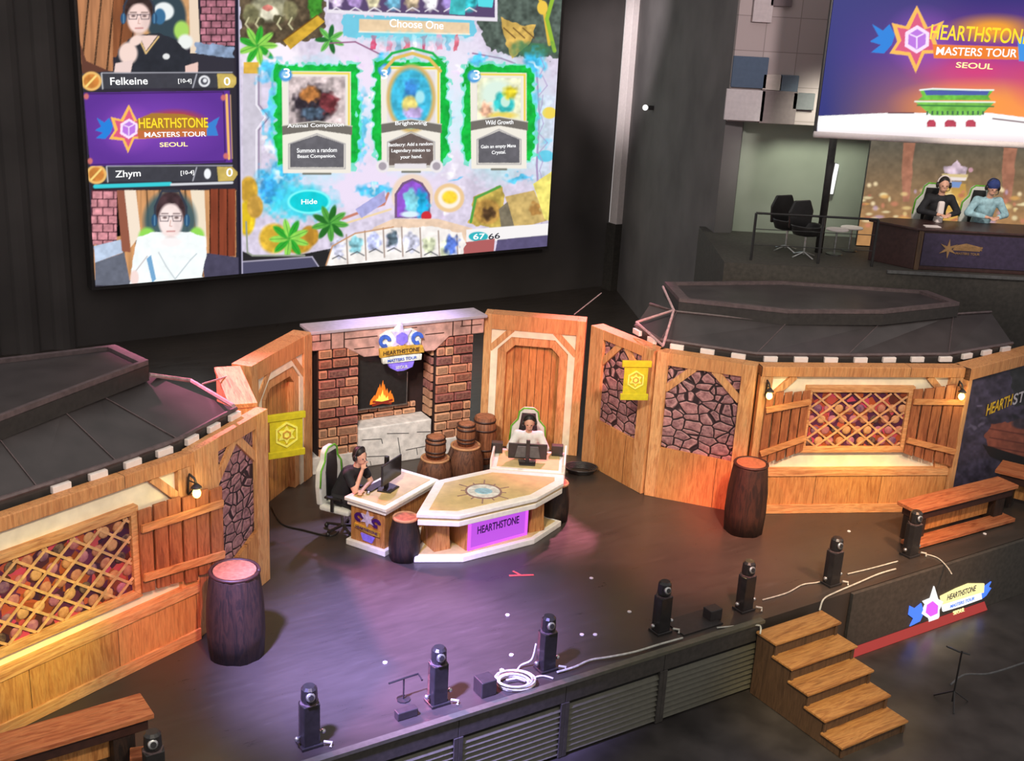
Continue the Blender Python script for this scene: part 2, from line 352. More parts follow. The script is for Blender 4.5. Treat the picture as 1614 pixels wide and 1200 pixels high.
def window_flat(k, label, l_ext, r_ext, win, shut_l, shut_r, ulab):
    r, W = flat(k, 'tavern_window_panel', label)
    box1('backing', 'black', (0.01, .06, 0), (W-.01, .095, TZ-.01), r)
    box1('plaster', 'cream', (.18, .035, .74), (W-.18, .06, 2.3), r)
    box1('post', 'beam', (0, -.03, .74), (.2, .09, TZ-.16), r); box1('post', 'beam', (W-.22, -.03, .74), (W, .09, TZ-.16), r)
    th_ = .1 if k == 'WL' else .2
    box1('top_beam', 'topbeam', (0, -.05, TZ-.16), (W, th_, TZ), r, .012)
    MB().bar((.2, 1.92), (.56, 2.28), .1, -.02, .06).build('corner_brace', 'beam', r); MB().bar((W-.2, 1.92), (W-.56, 2.28), .1, -.02, .06).build('corner_brace', 'beam', r)
    box1('lower_boards', 'wood', (0, -.05, .13), (W, .06, .66), r); box1('sill_rail', 'beamx', (0, -.075, .64), (W, .06, .76), r); box1('plinth', 'beamx', (0, -.075, 0), (W, .06, .15), r)
    x0_, x1_, z0_, z1_ = win; fw = .1
    fr = MB()
    fr.prism([(x0_, z0_), (x1_, z0_), (x1_-fw*1., z0_+fw), (x0_+fw, z0_+fw)], -.05, .04); fr.prism([(x0_, z1_), (x0_+fw, z1_-fw), (x1_-fw, z1_-fw), (x1_, z1_)], -.05, .04)
    fr.prism([(x0_, z0_), (x0_+fw, z0_+fw), (x0_+fw, z1_-fw), (x0_, z1_)], -.05, .04); fr.prism([(x1_, z0_), (x1_, z1_), (x1_-fw, z1_-fw), (x1_-fw, z0_+fw)], -.05, .04)
    fr.build('window_frame', 'beamx', r, bevel=.006)
    X0, X1, Z0, Z1 = x0_+fw, x1_-fw, z0_+fw, z1_-fw
    MB().box((X0, .0, Z0), (X1, .03, Z1)).build('window_back', 'bottles', r)
    bt = MB(); nx = 9; nz = 5                        # round bottle ends seen through the lattice
    rng = random.Random(5)
    for i in range(nx):
        for j in range(nz):
            cxx = X0+(i+.5+.5*(j % 2)-.25)*(X1-X0)/nx; czz = Z0+(j+.45)*(Z1-Z0)/nz
            if czz > Z1-.1: continue
            c = rng.choice([(166, 92, 130), (180, 110, 92), (110, 64, 110), (192, 128, 86), (60, 38, 46), (176, 98, 112), (206, 150, 106)])
            bt.ball((cxx, -.0, czz), (.075, .02, .07), c, 8, 6)
    bt.build('bottle_ends', 'attr', r, smooth=True)
    la = MB(); sx = .33; h = Z1-Z0; sl = .78        # diagonal lattice, clipped to the opening
    for sg, yy in ((1, -.035), (-1, -.022)):
        n_ = 0; x = X0-h/sl
        while x < X1+h/sl:
            pts = []
            for z in np.linspace(0, h-.02, 60):
                xx = x+sg*z/sl
                if X0 <= xx <= X1: pts.append((xx, Z0+z))
            if len(pts) > 2: la.bar(pts[0], pts[-1], .03, yy, yy+.013)
            x += sx
    la.build('lattice', 'latt', r)
    for side, sh in (('l', shut_l), ('r', shut_r)):
        if not sh: continue
        (ax, az0, az1), (bx, bz0, bz1) = sh                # hinge edge, outer edge
        e = MB(); np_ = 5 if k == 'C' else 6; g = .012
        rngs = random.Random(3+len(k))
        for i in range(np_):
            t0, t1 = i/np_, (i+1)/np_
            xa, xb = ax+(bx-ax)*t0, ax+(bx-ax)*t1; j0, j1 = rngs.uniform(-.03, .02), rngs.uniform(-.03, .03)
            if xb < xa: xa, xb = xb, xa; t0, t1 = t1, t0
            e.prism([(xa+g, az0+(bz0-az0)*t0+j0), (xb-g, az0+(bz0-az0)*t1+j0), (xb-g, az1+(bz1-az1)*t1+j1), (xa+g, az1+(bz1-az1)*t0+j1)], -.085-.012*(i % 2), -.06)
        s_ = e.build('shutter', 'shutter', r, bevel=.004)
        for u in (.2, .8):
            p = (ax+(bx-ax)*.02, az0+(az1-az0)*u); q = (ax+(bx-ax)*.98, bz0+(bz1-bz0)*u)
            MB().bar(p, q, .09, -.13, -.095).build('batten', 'batten', s_)
    return r
t = NT('window_print'); v = t.coords(); k_ = t.n('ShaderNodeTexVoronoi'); k_.inputs['Scale'].default_value = 9; t.l(v, k_.inputs['Vector'])
sp = t.n('ShaderNodeSeparateColor'); t.l(k_.outputs['Color'], sp.inputs[0])
t.l(t.ramp(sp.outputs[0], [(0, (40, 18, 40)), (.3, (96, 36, 80)), (.55, (60, 26, 30)), (.8, (170, 80, 40)), (1, (190, 60, 100))]), t.b.inputs['Base Color'])
M['bottles'] = t.m; M['latt'] = plain('lattice_wood', (206, 156, 112), .6)
window_flat('C', 'long tavern window panel with two open shutters right of the rear log post', 0, 0, (.76, 2.53, 1.03, 2.13), ((.82, 1.1, 2.1), (.1, .8, 2.0)), ((2.48, 1.05, 2.12), (3.36, .78, 2.18)), '')
window_flat('WL', 'long tavern window panel running out of the left edge of the photo', 0, 0, (.7, 2.56, .9, 2.04), None, ((2.52, .96, 1.97), (3.72, .80, 1.93)), '')
def stone_flat(k, label, hole, braces=True, mat='cobble'):
    r, W = flat(k, 'tavern_stone_panel', label)
    T_ = .13 if k == 'SL' else .22; box1('backing', 'black', (0.01, .06, 0), (W-.01, T_-.01, TZ-.01), r)
    x0_, x1_, z0l, z0r, z1_ = hole
    MB().prism([(x0_-.05, z0l-.05), (x1_+.05, z0r-.05), (x1_+.05, z1_+.05), (x0_-.05, z1_+.05)], .02, .06).build('stone_infill', mat, r)
    MB().prism([(0, 0), (x0_, 0), (x0_, TZ), (0, TZ)], -.04, T_).build('post', 'beam', r, bevel=.008)
    MB().prism([(x1_, 0), (W, 0), (W, TZ), (x1_, TZ)], -.04, T_).build('post', 'beam', r, bevel=.008)
    MB().prism([(x0_, z1_), (x1_, z1_), (x1_, TZ-.0), (x0_, TZ-.0)], -.035, T_-.005).build('top_beam', 'topbeam', r)
    MB().prism([(x0_, 0), (x1_, 0), (x1_, z0r), (x0_, z0l)], -.035, .06).build('lower_boards', 'wood', r)
    if braces:
        MB().bar((x0_-.02, z1_-.4), (x0_+.42, z1_+.02), .11, -.02, .03).build('corner_brace', 'beam', r)
        MB().bar((x1_+.02, z1_-.4), (x1_-.42, z1_+.02), .11, -.02, .03).build('corner_brace', 'beam', r)
    return r
stone_flat('B', 'cobblestone panel with two corner braces between the yellow banner and the rear log post', (.19, 1.33, .86, .82, 2.24))
stone_flat('A', 'cobblestone panel behind the yellow banner, right of the centre door', (.34, 1.32, .86, .84, 2.28))
stone_flat('SL', 'narrow cobblestone panel behind the big front log post on the left', (.5, 1.36, .55, .84, 2.26), mat='cobble2')
def door_flat(k, label, c, outer):
    r, W = flat(k, 'tavern_door_panel', label)
    box1('backing', 'black', (0.01, .2, 0), (W-.01, .27, TZ-.01), r)
    xo0, xo1 = outer; ch = .3; zt = 2.18
    def arch(i): return [(xo0+i, 0), (xo0+i, zt-ch-i*.42), (xo0+ch+i*.42, zt-i), (xo1-ch-i*.42, zt-i), (xo1-i, zt-ch-i*.42), (xo1-i, 0)]
    a0, a1, a2 = arch(0), arch(.12), arch(.27)
    MB().strip(a0, a1, -.02, .2).build('plaster_arch', 'cream', r)
    MB().strip(a1, a2, -.0, .2).build('door_frame', 'beam', r, bevel=.006)
    MB().prism(a2, .12, .2).build('door_leaf', 'door', r)
    MB().prism([(0, 0), (xo0, 0), (xo0, TZ), (0, TZ)], -.04, .28).build('post', 'beam', r, bevel=.008)
    MB().prism([(xo1, 0), (W, 0), (W, TZ), (xo1, TZ)], -.04, .28).build('post', 'beam', r, bevel=.008)
    MB().prism([(xo0, zt), (xo1, zt), (xo1, TZ), (xo0, TZ)], -.035, .275).build('top_beam', 'topbeam', r)
    for sx, xa in ((1, xo0), (-1, xo1)):
        MB().prism([(xa, zt-ch), (xa+sx*ch, zt), (xa, zt)], .0, .2).build('plaster_corner', 'cream', r)
        MB().bar((xa-sx*.02, zt-ch-.06), (xa+sx*(ch+.06), zt+.02), .1, -.025, .02).build('corner_brace', 'beam', r)
    return r
door_flat('DC', 'tall plank door panel with cream arch behind the seated player in white', 0, (.13, 1.58))
door_flat('DL', 'plank door panel partly hidden by a yellow banner left of the fireplace', 0, (.2, 1.66))
# return flat between left stone panel and left door
a, b_ = np.array((-3.34, 14.36)), np.array((-3.88, 15.76)); d = b_-a
r = thing('tavern_return_panel', (*a, 0), math.atan2(d[1], d[0]), 'narrow pink-lit return panel seen edge-on between left stone panel and left door', 'stage panel')
box1('board', 'beam', (0, -.02, 0), (1.56, .28, TZ-.06), r); box1('cap_rail', 'beamx', (-.02, -.06, TZ-.06), (1.58, .3, TZ), r)
# poster flat at right edge
r, W = flat('D', 'scenery_flat', 'panel with a dark painted poster at the right edge of the photo')
box1('backing', 'black', (0.01, .06, 0), (W-.01, .26, TZ-.01), r); box1('top_beam', 'topbeam', (0, -.05, TZ-.2), (W, .27, TZ), r, .012)
box1('post', 'beam', (0, -.04, 0), (.12, .1, TZ-.2), r)
# ------------------------------------------------------------------ fireplace
r, W = flat('F', 'stage_fireplace', 'brick fireplace with pale stone hearth and a round tournament sign on its lintel', 'fireplace')
box1('backing', 'void', (.0, .42, 0), (W, .5, 2.2), r)
lt = MB().prism([(0, 2.12), (.56, 2.12), (.88, 1.93), (2.14, 1.91), (2.4, 2.13), (W, 2.13), (W, TZ-.04), (0, TZ-.04)], -.06, .36).build('lintel', 'pinkstone', r, bevel=.015)
MB().box((-.04, -.1, TZ-.04), (W+.04, .42, TZ+.01)).build('mantel_slab', 'mantel', r, bevel=.01)
jl = MB()
for (x, z0_, z1_) in [(.3, 2.13, TZ-.05), (.52, 2.13, TZ-.05), (2.45, 2.14, TZ-.05), (2.62, 2.3, TZ-.05), (2.8, 2.14, TZ-.05), (.12, 2.26, TZ-.05)]: jl.box((x, -.066, z0_), (x+.018, -.055, z1_))
for (x0_, x1_, z) in [(.0, .3, 2.27), (.54, 1.1, 2.26), (.7, 1.05, 2.08), (1.95, 2.3, 2.2), (2.6, 3., 2.28), (1.5, 1.8, 2.34)]: jl.box((x0_, -.066, z), (x1_, -.055, z+.014))
jl.build('joint_pattern', 'hoop', r)
def bricks(x0_, x1_, z0_, z1_, y0, name, seed, rows=11, dirx=True, y1=None):
    m = MB(); rg = random.Random(seed); h = (z1_-z0_)/rows; pal = [(176, 104, 92), (150, 84, 80), (196, 130, 104), (164, 96, 78), (200, 146, 112), (136, 76, 76)]
    for j in range(rows):
        x = x0_; hh = h*rg.uniform(.9, 1.0)
        while x < x1_-.03:
            w = rg.choice([.16, .24, .3, .36]); w = min(w, x1_-x)
            if x1_-(x+w) < .09: w = x1_-x
            c = rg.choice(pal if j > 2 else [(196, 146, 116), (206, 158, 124), (186, 132, 104)]); g = .014; dz = rg.uniform(-.006, .006)
            X0, X1, Z0, Z1 = x+g, x+w-g, z0_+j*h+g+dz, z0_+j*h+hh-g+dz
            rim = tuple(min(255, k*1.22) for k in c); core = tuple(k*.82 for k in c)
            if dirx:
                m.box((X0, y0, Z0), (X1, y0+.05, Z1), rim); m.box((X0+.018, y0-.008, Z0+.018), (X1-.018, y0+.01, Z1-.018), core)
            else: m.box((y0, X0, Z0), (y0+.05, X1, Z1), c)
            x += w
    return m.build(name, 'attr', r, bevel=.005)
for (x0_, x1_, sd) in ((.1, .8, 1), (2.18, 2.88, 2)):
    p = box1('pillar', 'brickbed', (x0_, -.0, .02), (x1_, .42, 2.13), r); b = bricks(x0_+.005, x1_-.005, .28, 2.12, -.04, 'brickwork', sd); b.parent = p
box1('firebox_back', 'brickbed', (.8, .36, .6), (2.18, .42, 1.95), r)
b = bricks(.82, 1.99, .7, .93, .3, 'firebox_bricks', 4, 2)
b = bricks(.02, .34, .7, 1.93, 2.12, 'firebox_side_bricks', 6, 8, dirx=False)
hp = box1('hearth', 'stone', (.79, -.06, 0), (2.12, .36, .7), r, .02); box1('hearth_step', 'stone', (0, -.05, 0), (.79, .4, .3), r, .02); box1('hearth_step', 'stone', (2.12, -.05, 0), (W, .4, .3), r, .02)
cr = MB()
for (p, q) in [((.85, .5), (1.2, .47)), ((1.2, .47), (1.22, .38)), ((1.3, .55), (1.7, .5)), ((1.5, .45), (1.55, .15)), ((1.65, .2), (2.05, .22)), ((.85, .2), (1.3, .15)), ((1.85, .5), (2.1, .47)), ((.1, .15), (.4, .14)), ((.5, .2), (.52, .02)), ((1.0, .1), (1.02, .02)), ((1.85, .2), (1.87, .08))]: cr.bar(p, q, .012, -.066, -.058)
cr.build('hearth_cracks', 'grey', hp)
fs = thing('fireplace_display', (PAN['F'][0][0], PAN['F'][0][1], 0), math.atan2(1.53, 2.64), 'black screen showing a log fire inside the brick fireplace', 'screen')
box1('display_frame', 'blackg', (.84, .2, .93), (1.76, .28, 1.95), fs)
MB().box((.84, .19, .925), (1.77, .2, .945)).box((1.755, .19, .93), (1.77, .2, 1.5)).build('frame_trim', 'metal', fs)
M['flameo'] = glow('flame_orange', (255, 130, 30), 1.1); M['flamey'] = glow('flame_yellow', (255, 226, 90), 1.3); M['ember'] = glow('ember', (150, 40, 16), 1.)
rg = random.Random(2)
for nm, mt, sc1, yy in (('flame_glow', 'flameo', 1., .196), ('flame_core', 'flamey', .62, .19)):
    m = MB()
    for k in range(9):
        x = 1.31+(k-4)*.042*sc1; hgt = (.42-.07*abs(k-4))*sc1*rg.uniform(.75, 1.1); w = .05*sc1
        m.prism([(x-w, 1.0), (x+w, 1.0), (x+w*.9, 1.0+hgt*.4), (x+w*.2+rg.uniform(-.02, .02), 1.0+hgt), (x-w*.8, 1.0+hgt*.45)], yy-.001*k, yy+.004)
    m.build(nm, mt, fs)
m = MB(); m.bar((1.13, .99), (1.5, 1.04), .04, .18, .19); m.bar((1.14, 1.05), (1.48, .98), .035, .181, .191); m.build('burning_logs', 'ember', fs)
# tournament sign on the lintel
sg = thing('fireplace_sign', (PAN['F'][0][0], PAN['F'][0][1], 0), math.atan2(1.53, 2.64), 'blue, gold and white tournament sign mounted on the fireplace lintel', 'sign')
F_ = lambda x, y: lc('F', x, y, -.12)
def poly(name, mat, pts, y0, y1, par, fn): return MB().prism([fn(*p) for p in pts], y0, y1).build(name, mat, par, bevel=.004)
M['signwhite'] = plain('pale_sign_face', (222, 222, 214), .4); M['signlil'] = plain('lilac_emblem', (206, 190, 226), .4)
poly('sign_board', 'signwhite', [(600, 530), (612, 522), (622, 520), (630, 508), (636, 520), (650, 518), (660, 524), (664, 535), (662, 552), (600, 556)], -.12, -.06, sg, F_)
for cx_, cy_ in ((606, 538), (657, 533)):
    c0 = F_(cx_, cy_)
    MB().strip([(c0[0]+.11*math.cos(a)*(1-.06*a/3), c0[1]+.11*math.sin(a)) for a in np.linspace(0, 5.2, 14)], [(c0[0]+.05*math.cos(a), c0[1]+.05*math.sin(a)) for a in np.linspace(0, 5.2, 14)], -.15, -.12).build('blue_swirl', 'blue', sg)
c0 = F_(632, 533); MB().prism(star(c0[0], c0[1], .27, .12, 6, sx=.75), -.15, -.12).build('star_emblem', 'signlil', sg); MB().prism(star(c0[0], c0[1], .11, .1, 6), -.17, -.15).build('star_gem', 'purple', sg)
poly('gold_banner', 'gold', [(596, 549), (615, 546), (640, 543), (664, 543), (666, 554), (640, 556), (614, 559), (597, 563)], -.19, -.13, sg, F_)
poly('white_banner', 'signwhite', [(599, 563), (630, 559), (662, 556), (661, 565), (630, 569), (601, 572)], -.2, -.13, sg, F_)
poly('shield', 'purple', [(610, 572), (630, 569), (651, 567), (648, 577), (634, 583), (624, 584), (613, 579)], -.18, -.1, sg, F_)
c0 = F_(630, 552); txt('HEARTHSTONE', 'banner_letters', 'hoop', sg, c0[0], -.192, c0[1]+.0, .64, .07, .006, slope=.02)
c0 = F_(631, 564); txt('MASTERS TOUR', 'banner_letters', 'blue', sg, c0[0], -.203, c0[1]+.0, .52, .05, .006, slope=.02)
c0 = F_(631, 577); txt('SEOUL', 'shield_letters', 'signwhite', sg, c0[0], -.183, c0[1]+.0, .22, .05, .006)
# yellow banners
def banner(k, q, off, label, tilt=0.):
    pts = [lc(k, *p, off) for p in q]; (x0_, z1_), (x1_, z1b), (x1c, z0b), (x0c, z0_) = pts
    a, b2 = PAN[k]; r = thing('hanging_banner', (*a, 0), math.atan2(b2[1]-a[1], b2[0]-a[0]), label, 'banner', 'yellow banners with an emblem')
    return r, pts
def mkbanner(loc, rz, w, h, label):
    r = thing('hanging_banner', loc, rz, label, 'banner', 'yellow banners with an emblem')
    box1('cloth', 'yellow', (-w/2, 0, -h), (w/2, .015, 0), r); box1('top_rail', 'yellow', (-w/2-.04, -.02, -.05), (w/2+.04, .04, .05), r); box1('bottom_rail', 'yellow', (-w/2-.03, -.02, -h-.07), (w/2+.03, .03, -h+.03), r)
    m = MB(); c = -h*.5; R = min(w, h)*.4
    hexo = [(R*math.cos(a)*.95, c+R*math.sin(a)) for a in [math.pi/2+k*math.pi/3 for k in range(7)]]; hexi = [(x*.84, c+(z-c)*.84) for x, z in hexo]
    m.strip(hexo, hexi, -.018, 0); st_ = star(0, c, R*.72, R*.4, 6); m.prism(st_, -.014, 0); m.build('emblem', 'yellow2', r)
    m = MB(); hx = [(R*.36*math.cos(a), c+R*.36*math.sin(a)) for a in [math.pi/2+k*math.pi/3 for k in range(7)]]; m.strip(hx, [(x*.6, c+(z-c)*.6) for x, z in hx], -.022, -.01)
    for a in range(6): t_ = a*math.pi/3+.52; m.box((R*.66*math.cos(t_)-.015, -.012, c+R*.66*math.sin(t_)-.015), (R*.66*math.cos(t_)+.015, 0, c+R*.66*math.sin(t_)+.015))
    m.build('emblem_shadow_lines', 'gold', r); return r
# left banner hangs in front of the left door; right banner on a bracket beside panel A
pb = (fl(422, 661, 1.62), fl(480, 653, 1.62)); c_ = (pb[0]+pb[1])/2; dv = pb[1]-pb[0]
mkbanner((c_[0], c_[1], 1.62), math.atan2(dv[1], dv[0]), float(np.hypot(*dv[:2]))*.9, .56, 'yellow banner hanging in front of the left door panel')
a_ = onv(986, 576, (1.22, 18.9), (2.14, 17.6)); q_ = onv(1026, 572, (1.55, 17.6), (2.3, 17.65))
pr_ = fl(986, 577, 2.08); pr2 = fl(1026, 571, 2.08); dv = pr2-pr_
br = bq = onv(1004, 574, np.array(PAN['A'][0])-np.array([.3, .22]), np.array(PAN['A'][1])-np.array([.3, .22])); mkbanner((float(bq[0]), float(bq[1]), float(bq[2])), .12, .38, .52, 'yellow banner standing out from the cobblestone panel right of the centre door')
# ------------------------------------------------------------------ player booths behind the flats
M['roof'] = plain('dark_roof_skin', (62, 57, 58), .4, nz=.1, sc=3); M['rooftrim'] = plain('dark_roof_trim', (92, 78, 80), .5)
def booth(name, front, back, label, upper, ztop):
    o = thing(name, (front[0][0], front[0][1], 0), 0, label, 'booth', 'player booths behind the scenery')
    ox, oy = front[0]; rel = lambda L: [(x-ox, y-oy) for x, y in L]
    f, b_, u = rel(front), rel(back), rel(upper)
    MB().prism(f+b_[::-1], 2.3, 2.48, plane='xy').build('booth_top_frame', 'black', o)
    MB().prism(f+b_[::-1], .02, 2.3, plane='xy').build('booth_body', 'void', o)
    n = len(f); V = [(x, y, 2.53) for x, y in f]+[(x, y, 2.86) for x, y in b_]; V2 = [(x, y, 2.48) for x, y in f]+[(x, y, 2.48) for x, y in b_]
    m = MB(); F = [(i, i+1, n+i+1, n+i) for i in range(n-1)]+[(2*n+i, 2*n+i+1, 3*n+i+1, 3*n+i) for i in range(n-1)]
    loop = list(range(n))+list(range(2*n-1, n-1, -1))
    F += [(loop[i], loop[(i+1) % len(loop)], loop[(i+1) % len(loop)]+2*n, loop[i]+2*n) for i in range(len(loop))]
    m.add(V+V2, F); m.build('roof_skin', 'roof', o)
    MB().tube([(x, y, 2.54) for x, y in f], .028, 6).build('roof_front_rail', 'rooftrim', o)
    MB().tube([(x, y, 2.88) for x, y in b_], .02, 6).build('roof_back_rail', 'rooftrim', o)
    for i in range(1, n-1): MB().tube([(f[i][0], f[i][1], 2.54), (b_[i][0], b_[i][1], 2.87)], .008, 5).build('roof_seam', 'rooftrim', o)
    zt = ztop; MB().prism(u, 2.85, zt-.06, plane='xy').build('upper_tray', 'black', o)
    c0 = np.mean(u, 0); ui = [tuple(c0+(np.array(p)-c0)*.93) for p in u]; m = MB()
    for i in range(len(u)): j = (i+1) % len(u); m.prism([u[i], u[j], ui[j], ui[i]], zt-.07, zt, plane='xy')
    m.build('upper_rim', 'rooftrim', o); MB().prism(ui, zt-.07, zt-.05, plane='xy').build('upper_floor', 'roof', o)
    return o
def foam_row(front, n, t0, t1):
    P = [np.array(p) for p in front]; seg = [np.linalg.norm(P[i+1]-P[i]) for i in range(len(P)-1)]; T = sum(seg)
    for k in range(n):
        s = T*(t0+(t1-t0)*k/(n-1)); i = 0
        while i < len(seg)-1 and s > seg[i]: s -= seg[i]; i += 1
        d = (P[i+1]-P[i])/seg[i]; p = P[i]+d*s; nrm = np.array([d[1], -d[0]])
        o = MB().box((-.11, -.03, 0), (.11, .03, .085)).build('foam_block', 'foam', loc=(p[0]+nrm[0]*.035, p[1]+nrm[1]*.035, 2.425), rotz=math.atan2(d[1], d[0]), bevel=.008)
        yield o
LF = [(-5.92, 9.72), (-4.86, 11.2), (-4.3, 11.98), (-3.83, 12.72), (-3.43, 13.85)]
LB = [(-6.6, 9.9), (-5.46, 11.7), (-5.1, 12.6), (-4.9, 13.2), (-4.62, 14.1)]
LU = [(-6.5, 9.7), (-5.42, 11.66), (-4.9, 12.9), (-4.5, 13.84), (-5.1, 14.4), (-6.25, 13.6), (-8.2, 12.0)]
booth('player_booth', LF, LB, 'dark two-tiered booth roof behind the left window panel', LU, 3.12)
RF = [(1.98, 18.75), (2.32, 17.98), (3.74, 17.48), (5.2, 17.67), (6.9, 18.03), (8.25, 18.9)]
RB = [(2.2, 18.9), (2.6, 18.5), (4.3, 18.15), (5.9, 18.5), (7.35, 19.3), (8.1, 19.6)]
RU = [(2.62, 18.5), (4.3, 18.12), (5.9, 18.42), (7.4, 19.25), (7.1, 20.0), (4.6, 20.15), (2.5, 19.6)]
booth('player_booth', RF, RB, 'dark two-tiered booth roof behind the cobblestone and right window panels', RU, 3.1)
for k, o in enumerate(foam_row(RF, 15, .02, .97)):
    tag(o, '%s white block from the left end of the right booth roof edge' % ORD[k], 'block', 'white blocks along the right booth roof edge')
for k, o in enumerate(foam_row(LF[1:], 7, .08, .97)):
    tag(o, '%s white block from the left of the left booth roof edge' % ORD[k], 'block', 'white blocks along the left booth roof edge')
# loose frame bars at the right end of the left booth
def bars(name, L, label, mat='rooftrim', r_=.03):
    m = MB(); o0 = L[0][0]
    for p, q in L: m.tube([np.array(p)-o0, np.array(q)-o0], r_, 6)
    return tag(m.build(name, mat, loc=tuple(map(float, o0))), label, 'frame bar')
M['pinkbar'] = plain('pale_metal_bar', (178, 150, 152), .5)
bars('roof_end_frame', [(fl(368, 640, 2.66), fl(300, 600, 2.66)), (fl(300, 600, 2.66), fl(235, 591, 2.9)), (fl(235, 591, 2.9), fl(300, 600, 2.62))], 'pale metal frame closing the right end of the left booth roof', 'pinkbar', .028)
bars('brace_rod', [(fl(318, 606, 2.6), fl(364, 592, 2.4))], 'thin pale rod between left booth frame and the return panel', 'pinkbar', .012)
bars('brace_rod', [(fl(905, 496, 2.3), fl(948, 462, 2.6))], 'thin pale rod slanting up behind the centre door panel', 'pinkbar', .01)
bars('roof_end_frame', [(fl(1003, 508, 2.66), fl(1062, 489, 2.95)), (fl(1003, 508, 2.66), fl(1045, 545, 2.64)), (fl(1062, 489, 2.95), fl(1045, 545, 2.64)), (fl(1062, 489, 2.95), fl(1045, 452, 3.15))], 'pink-lit metal frame at the left end of the right booth roof', 'pinkbar', .02)
# ------------------------------------------------------------------ logs, stumps and casks
def log(x, y, r, h, label, mat='darkbark', taper=.88, name='log_post', cat='log', grp=None):
    o = thing(name, (x, y, 0), 0, label, cat, grp)
    MB().lathe([(r, 0), (r*1.06, h*.3), (r*1.03, h*.6), (r*taper, h*.97), (r*taper*.97, h)], 26, wob=.03).build('bark', mat, o, smooth=True)
    MB().lathe([(r*taper*.88, h-.02), (r*taper*.86, h+.012)], 24).build('cut_face', 'cut', o)
    m = MB(); pr = [(r*taper*.97*math.cos(a), r*taper*.97*math.sin(a), h) for a in np.linspace(0, 2*math.pi, 22)]; m.tube(pr, .022, 6); m.build('rim', 'hoop' if name == 'log_post' else 'rimlight', o, smooth=True)
    return o
M['rimlight'] = plain('pale_bark_rim', (190, 138, 96), .7)
log(-3.12, 12.34, .33, 1.08, 'big dark log post in front of the left cobblestone panel', 'darkbark')
log(3.66, 16.52, .29, 1.1, 'big dark log post between rear cobblestone panel and right window panel', 'darkbark')
p = fl(635, 889); log(p[0], p[1]+.2, .21, .62, 'dark short log stump between player desk and centre table', 'darkbark', .8, 'log_stump')
p = fl(872, 822); log(p[0]+.02, p[1]+.1, .2, .6, 'dark log stump half hidden behind the right end of the centre table', 'darkbark', .85, 'log_stump')
q1 = fl(686, 722, .42); log(q1[0], q1[1], .27, .42, 'reddish log stump carrying the small cask, left of the two beside the fireplace', 'bark', .84, 'log_stump')
q2 = fl(734, 702, .55); log(q2[0], q2[1], .29, .55, 'reddish log stump carrying the small cask, right of the two beside the fireplace', 'bark', .82, 'log_stump')
def cask(x, y, z, r, h, label, name='small_cask'):
    o = thing(name, (x, y, z), 0, label, 'cask', None)
    MB().lathe([(r*.86, 0), (r*.98, h*.25), (r*1.02, h*.5), (r*.98, h*.75), (r*.86, h)], 24).build('staves', 'cask', o, smooth=True)
    MB().lathe([(r*.78, h-.01), (r*.76, h+.008)], 20).build('lid', 'cut', o)
    for k, zz in enumerate((.12, .3, .72, .9)):
        rr = r*(.86+.17*math.sin(math.pi*zz)); MB().lathe([(rr+.008, h*zz), (rr+.01, h*zz+.03)], 24).build('hoop', 'hoop', o, smooth=True)
    return o
cask(q1[0], q1[1], .435, .165, .36, 'small wooden cask standing on the left stump beside the fireplace')
cask(q2[0], q2[1], .565, .155, .37, 'small wooden cask standing on the right stump beside the fireplace')
p = fl(760, 718); cask(-.42, 18.72, 0, .2, .82, 'tall dark barrel between the fireplace and centre door panel', 'tall_barrel')
# ------------------------------------------------------------------ lanterns
def lantern(k, s, z, label):
    a, b2 = map(np.array, PAN[k]); d = (b2-a)/np.linalg.norm(b2-a); n = np.array([-d[1], d[0]])
    r = thing('wall_lantern', (*(a+d*s-n*.05), z), math.atan2(d[1], d[0]), label, 'lantern', 'wall lanterns on the window panels')
    MB().tube([(0, 0, .0), (0, -.02, .2), (-.03, -.08, .27), (-.02, -.15, .24), (0, -.16, .17)], .014, 8).tube([(0, 0, -.02), (.06, -.03, .04), (.07, -.04, .12), (0, -.02, .17)], .01, 6).build('iron_bracket', 'black', r, smooth=True)
    MB().lathe([(.02, .17), (.06, .13), (.065, .12), (.01, .11)], 12, (0, -.16, 0)).build('cap', 'black', r, smooth=True)
    MB().ball((0, -.16, .05), (.05, .05, .06)).build('glass_globe', 'bulb', r, smooth=True)
    L = bpy.data.lights.new('lantern_light', 'POINT'); L.energy = 6; L.color = (1, .72, .28); L.shadow_soft_size = .06
    lo = bpy.data.objects.new('lantern_light', L); col.objects.link(lo); lo.parent = r; lo.location = (0, -.3, .05)
lantern('C', .1, 1.98, 'lit lantern on the post right above the rear log post')
lantern('C', 3.22, 1.98, 'lit lantern on the post at the right end of the right window panel')
lantern('WL', 3.24, 1.96, 'lit lantern on the left window panel beside the narrow cobblestone panel')
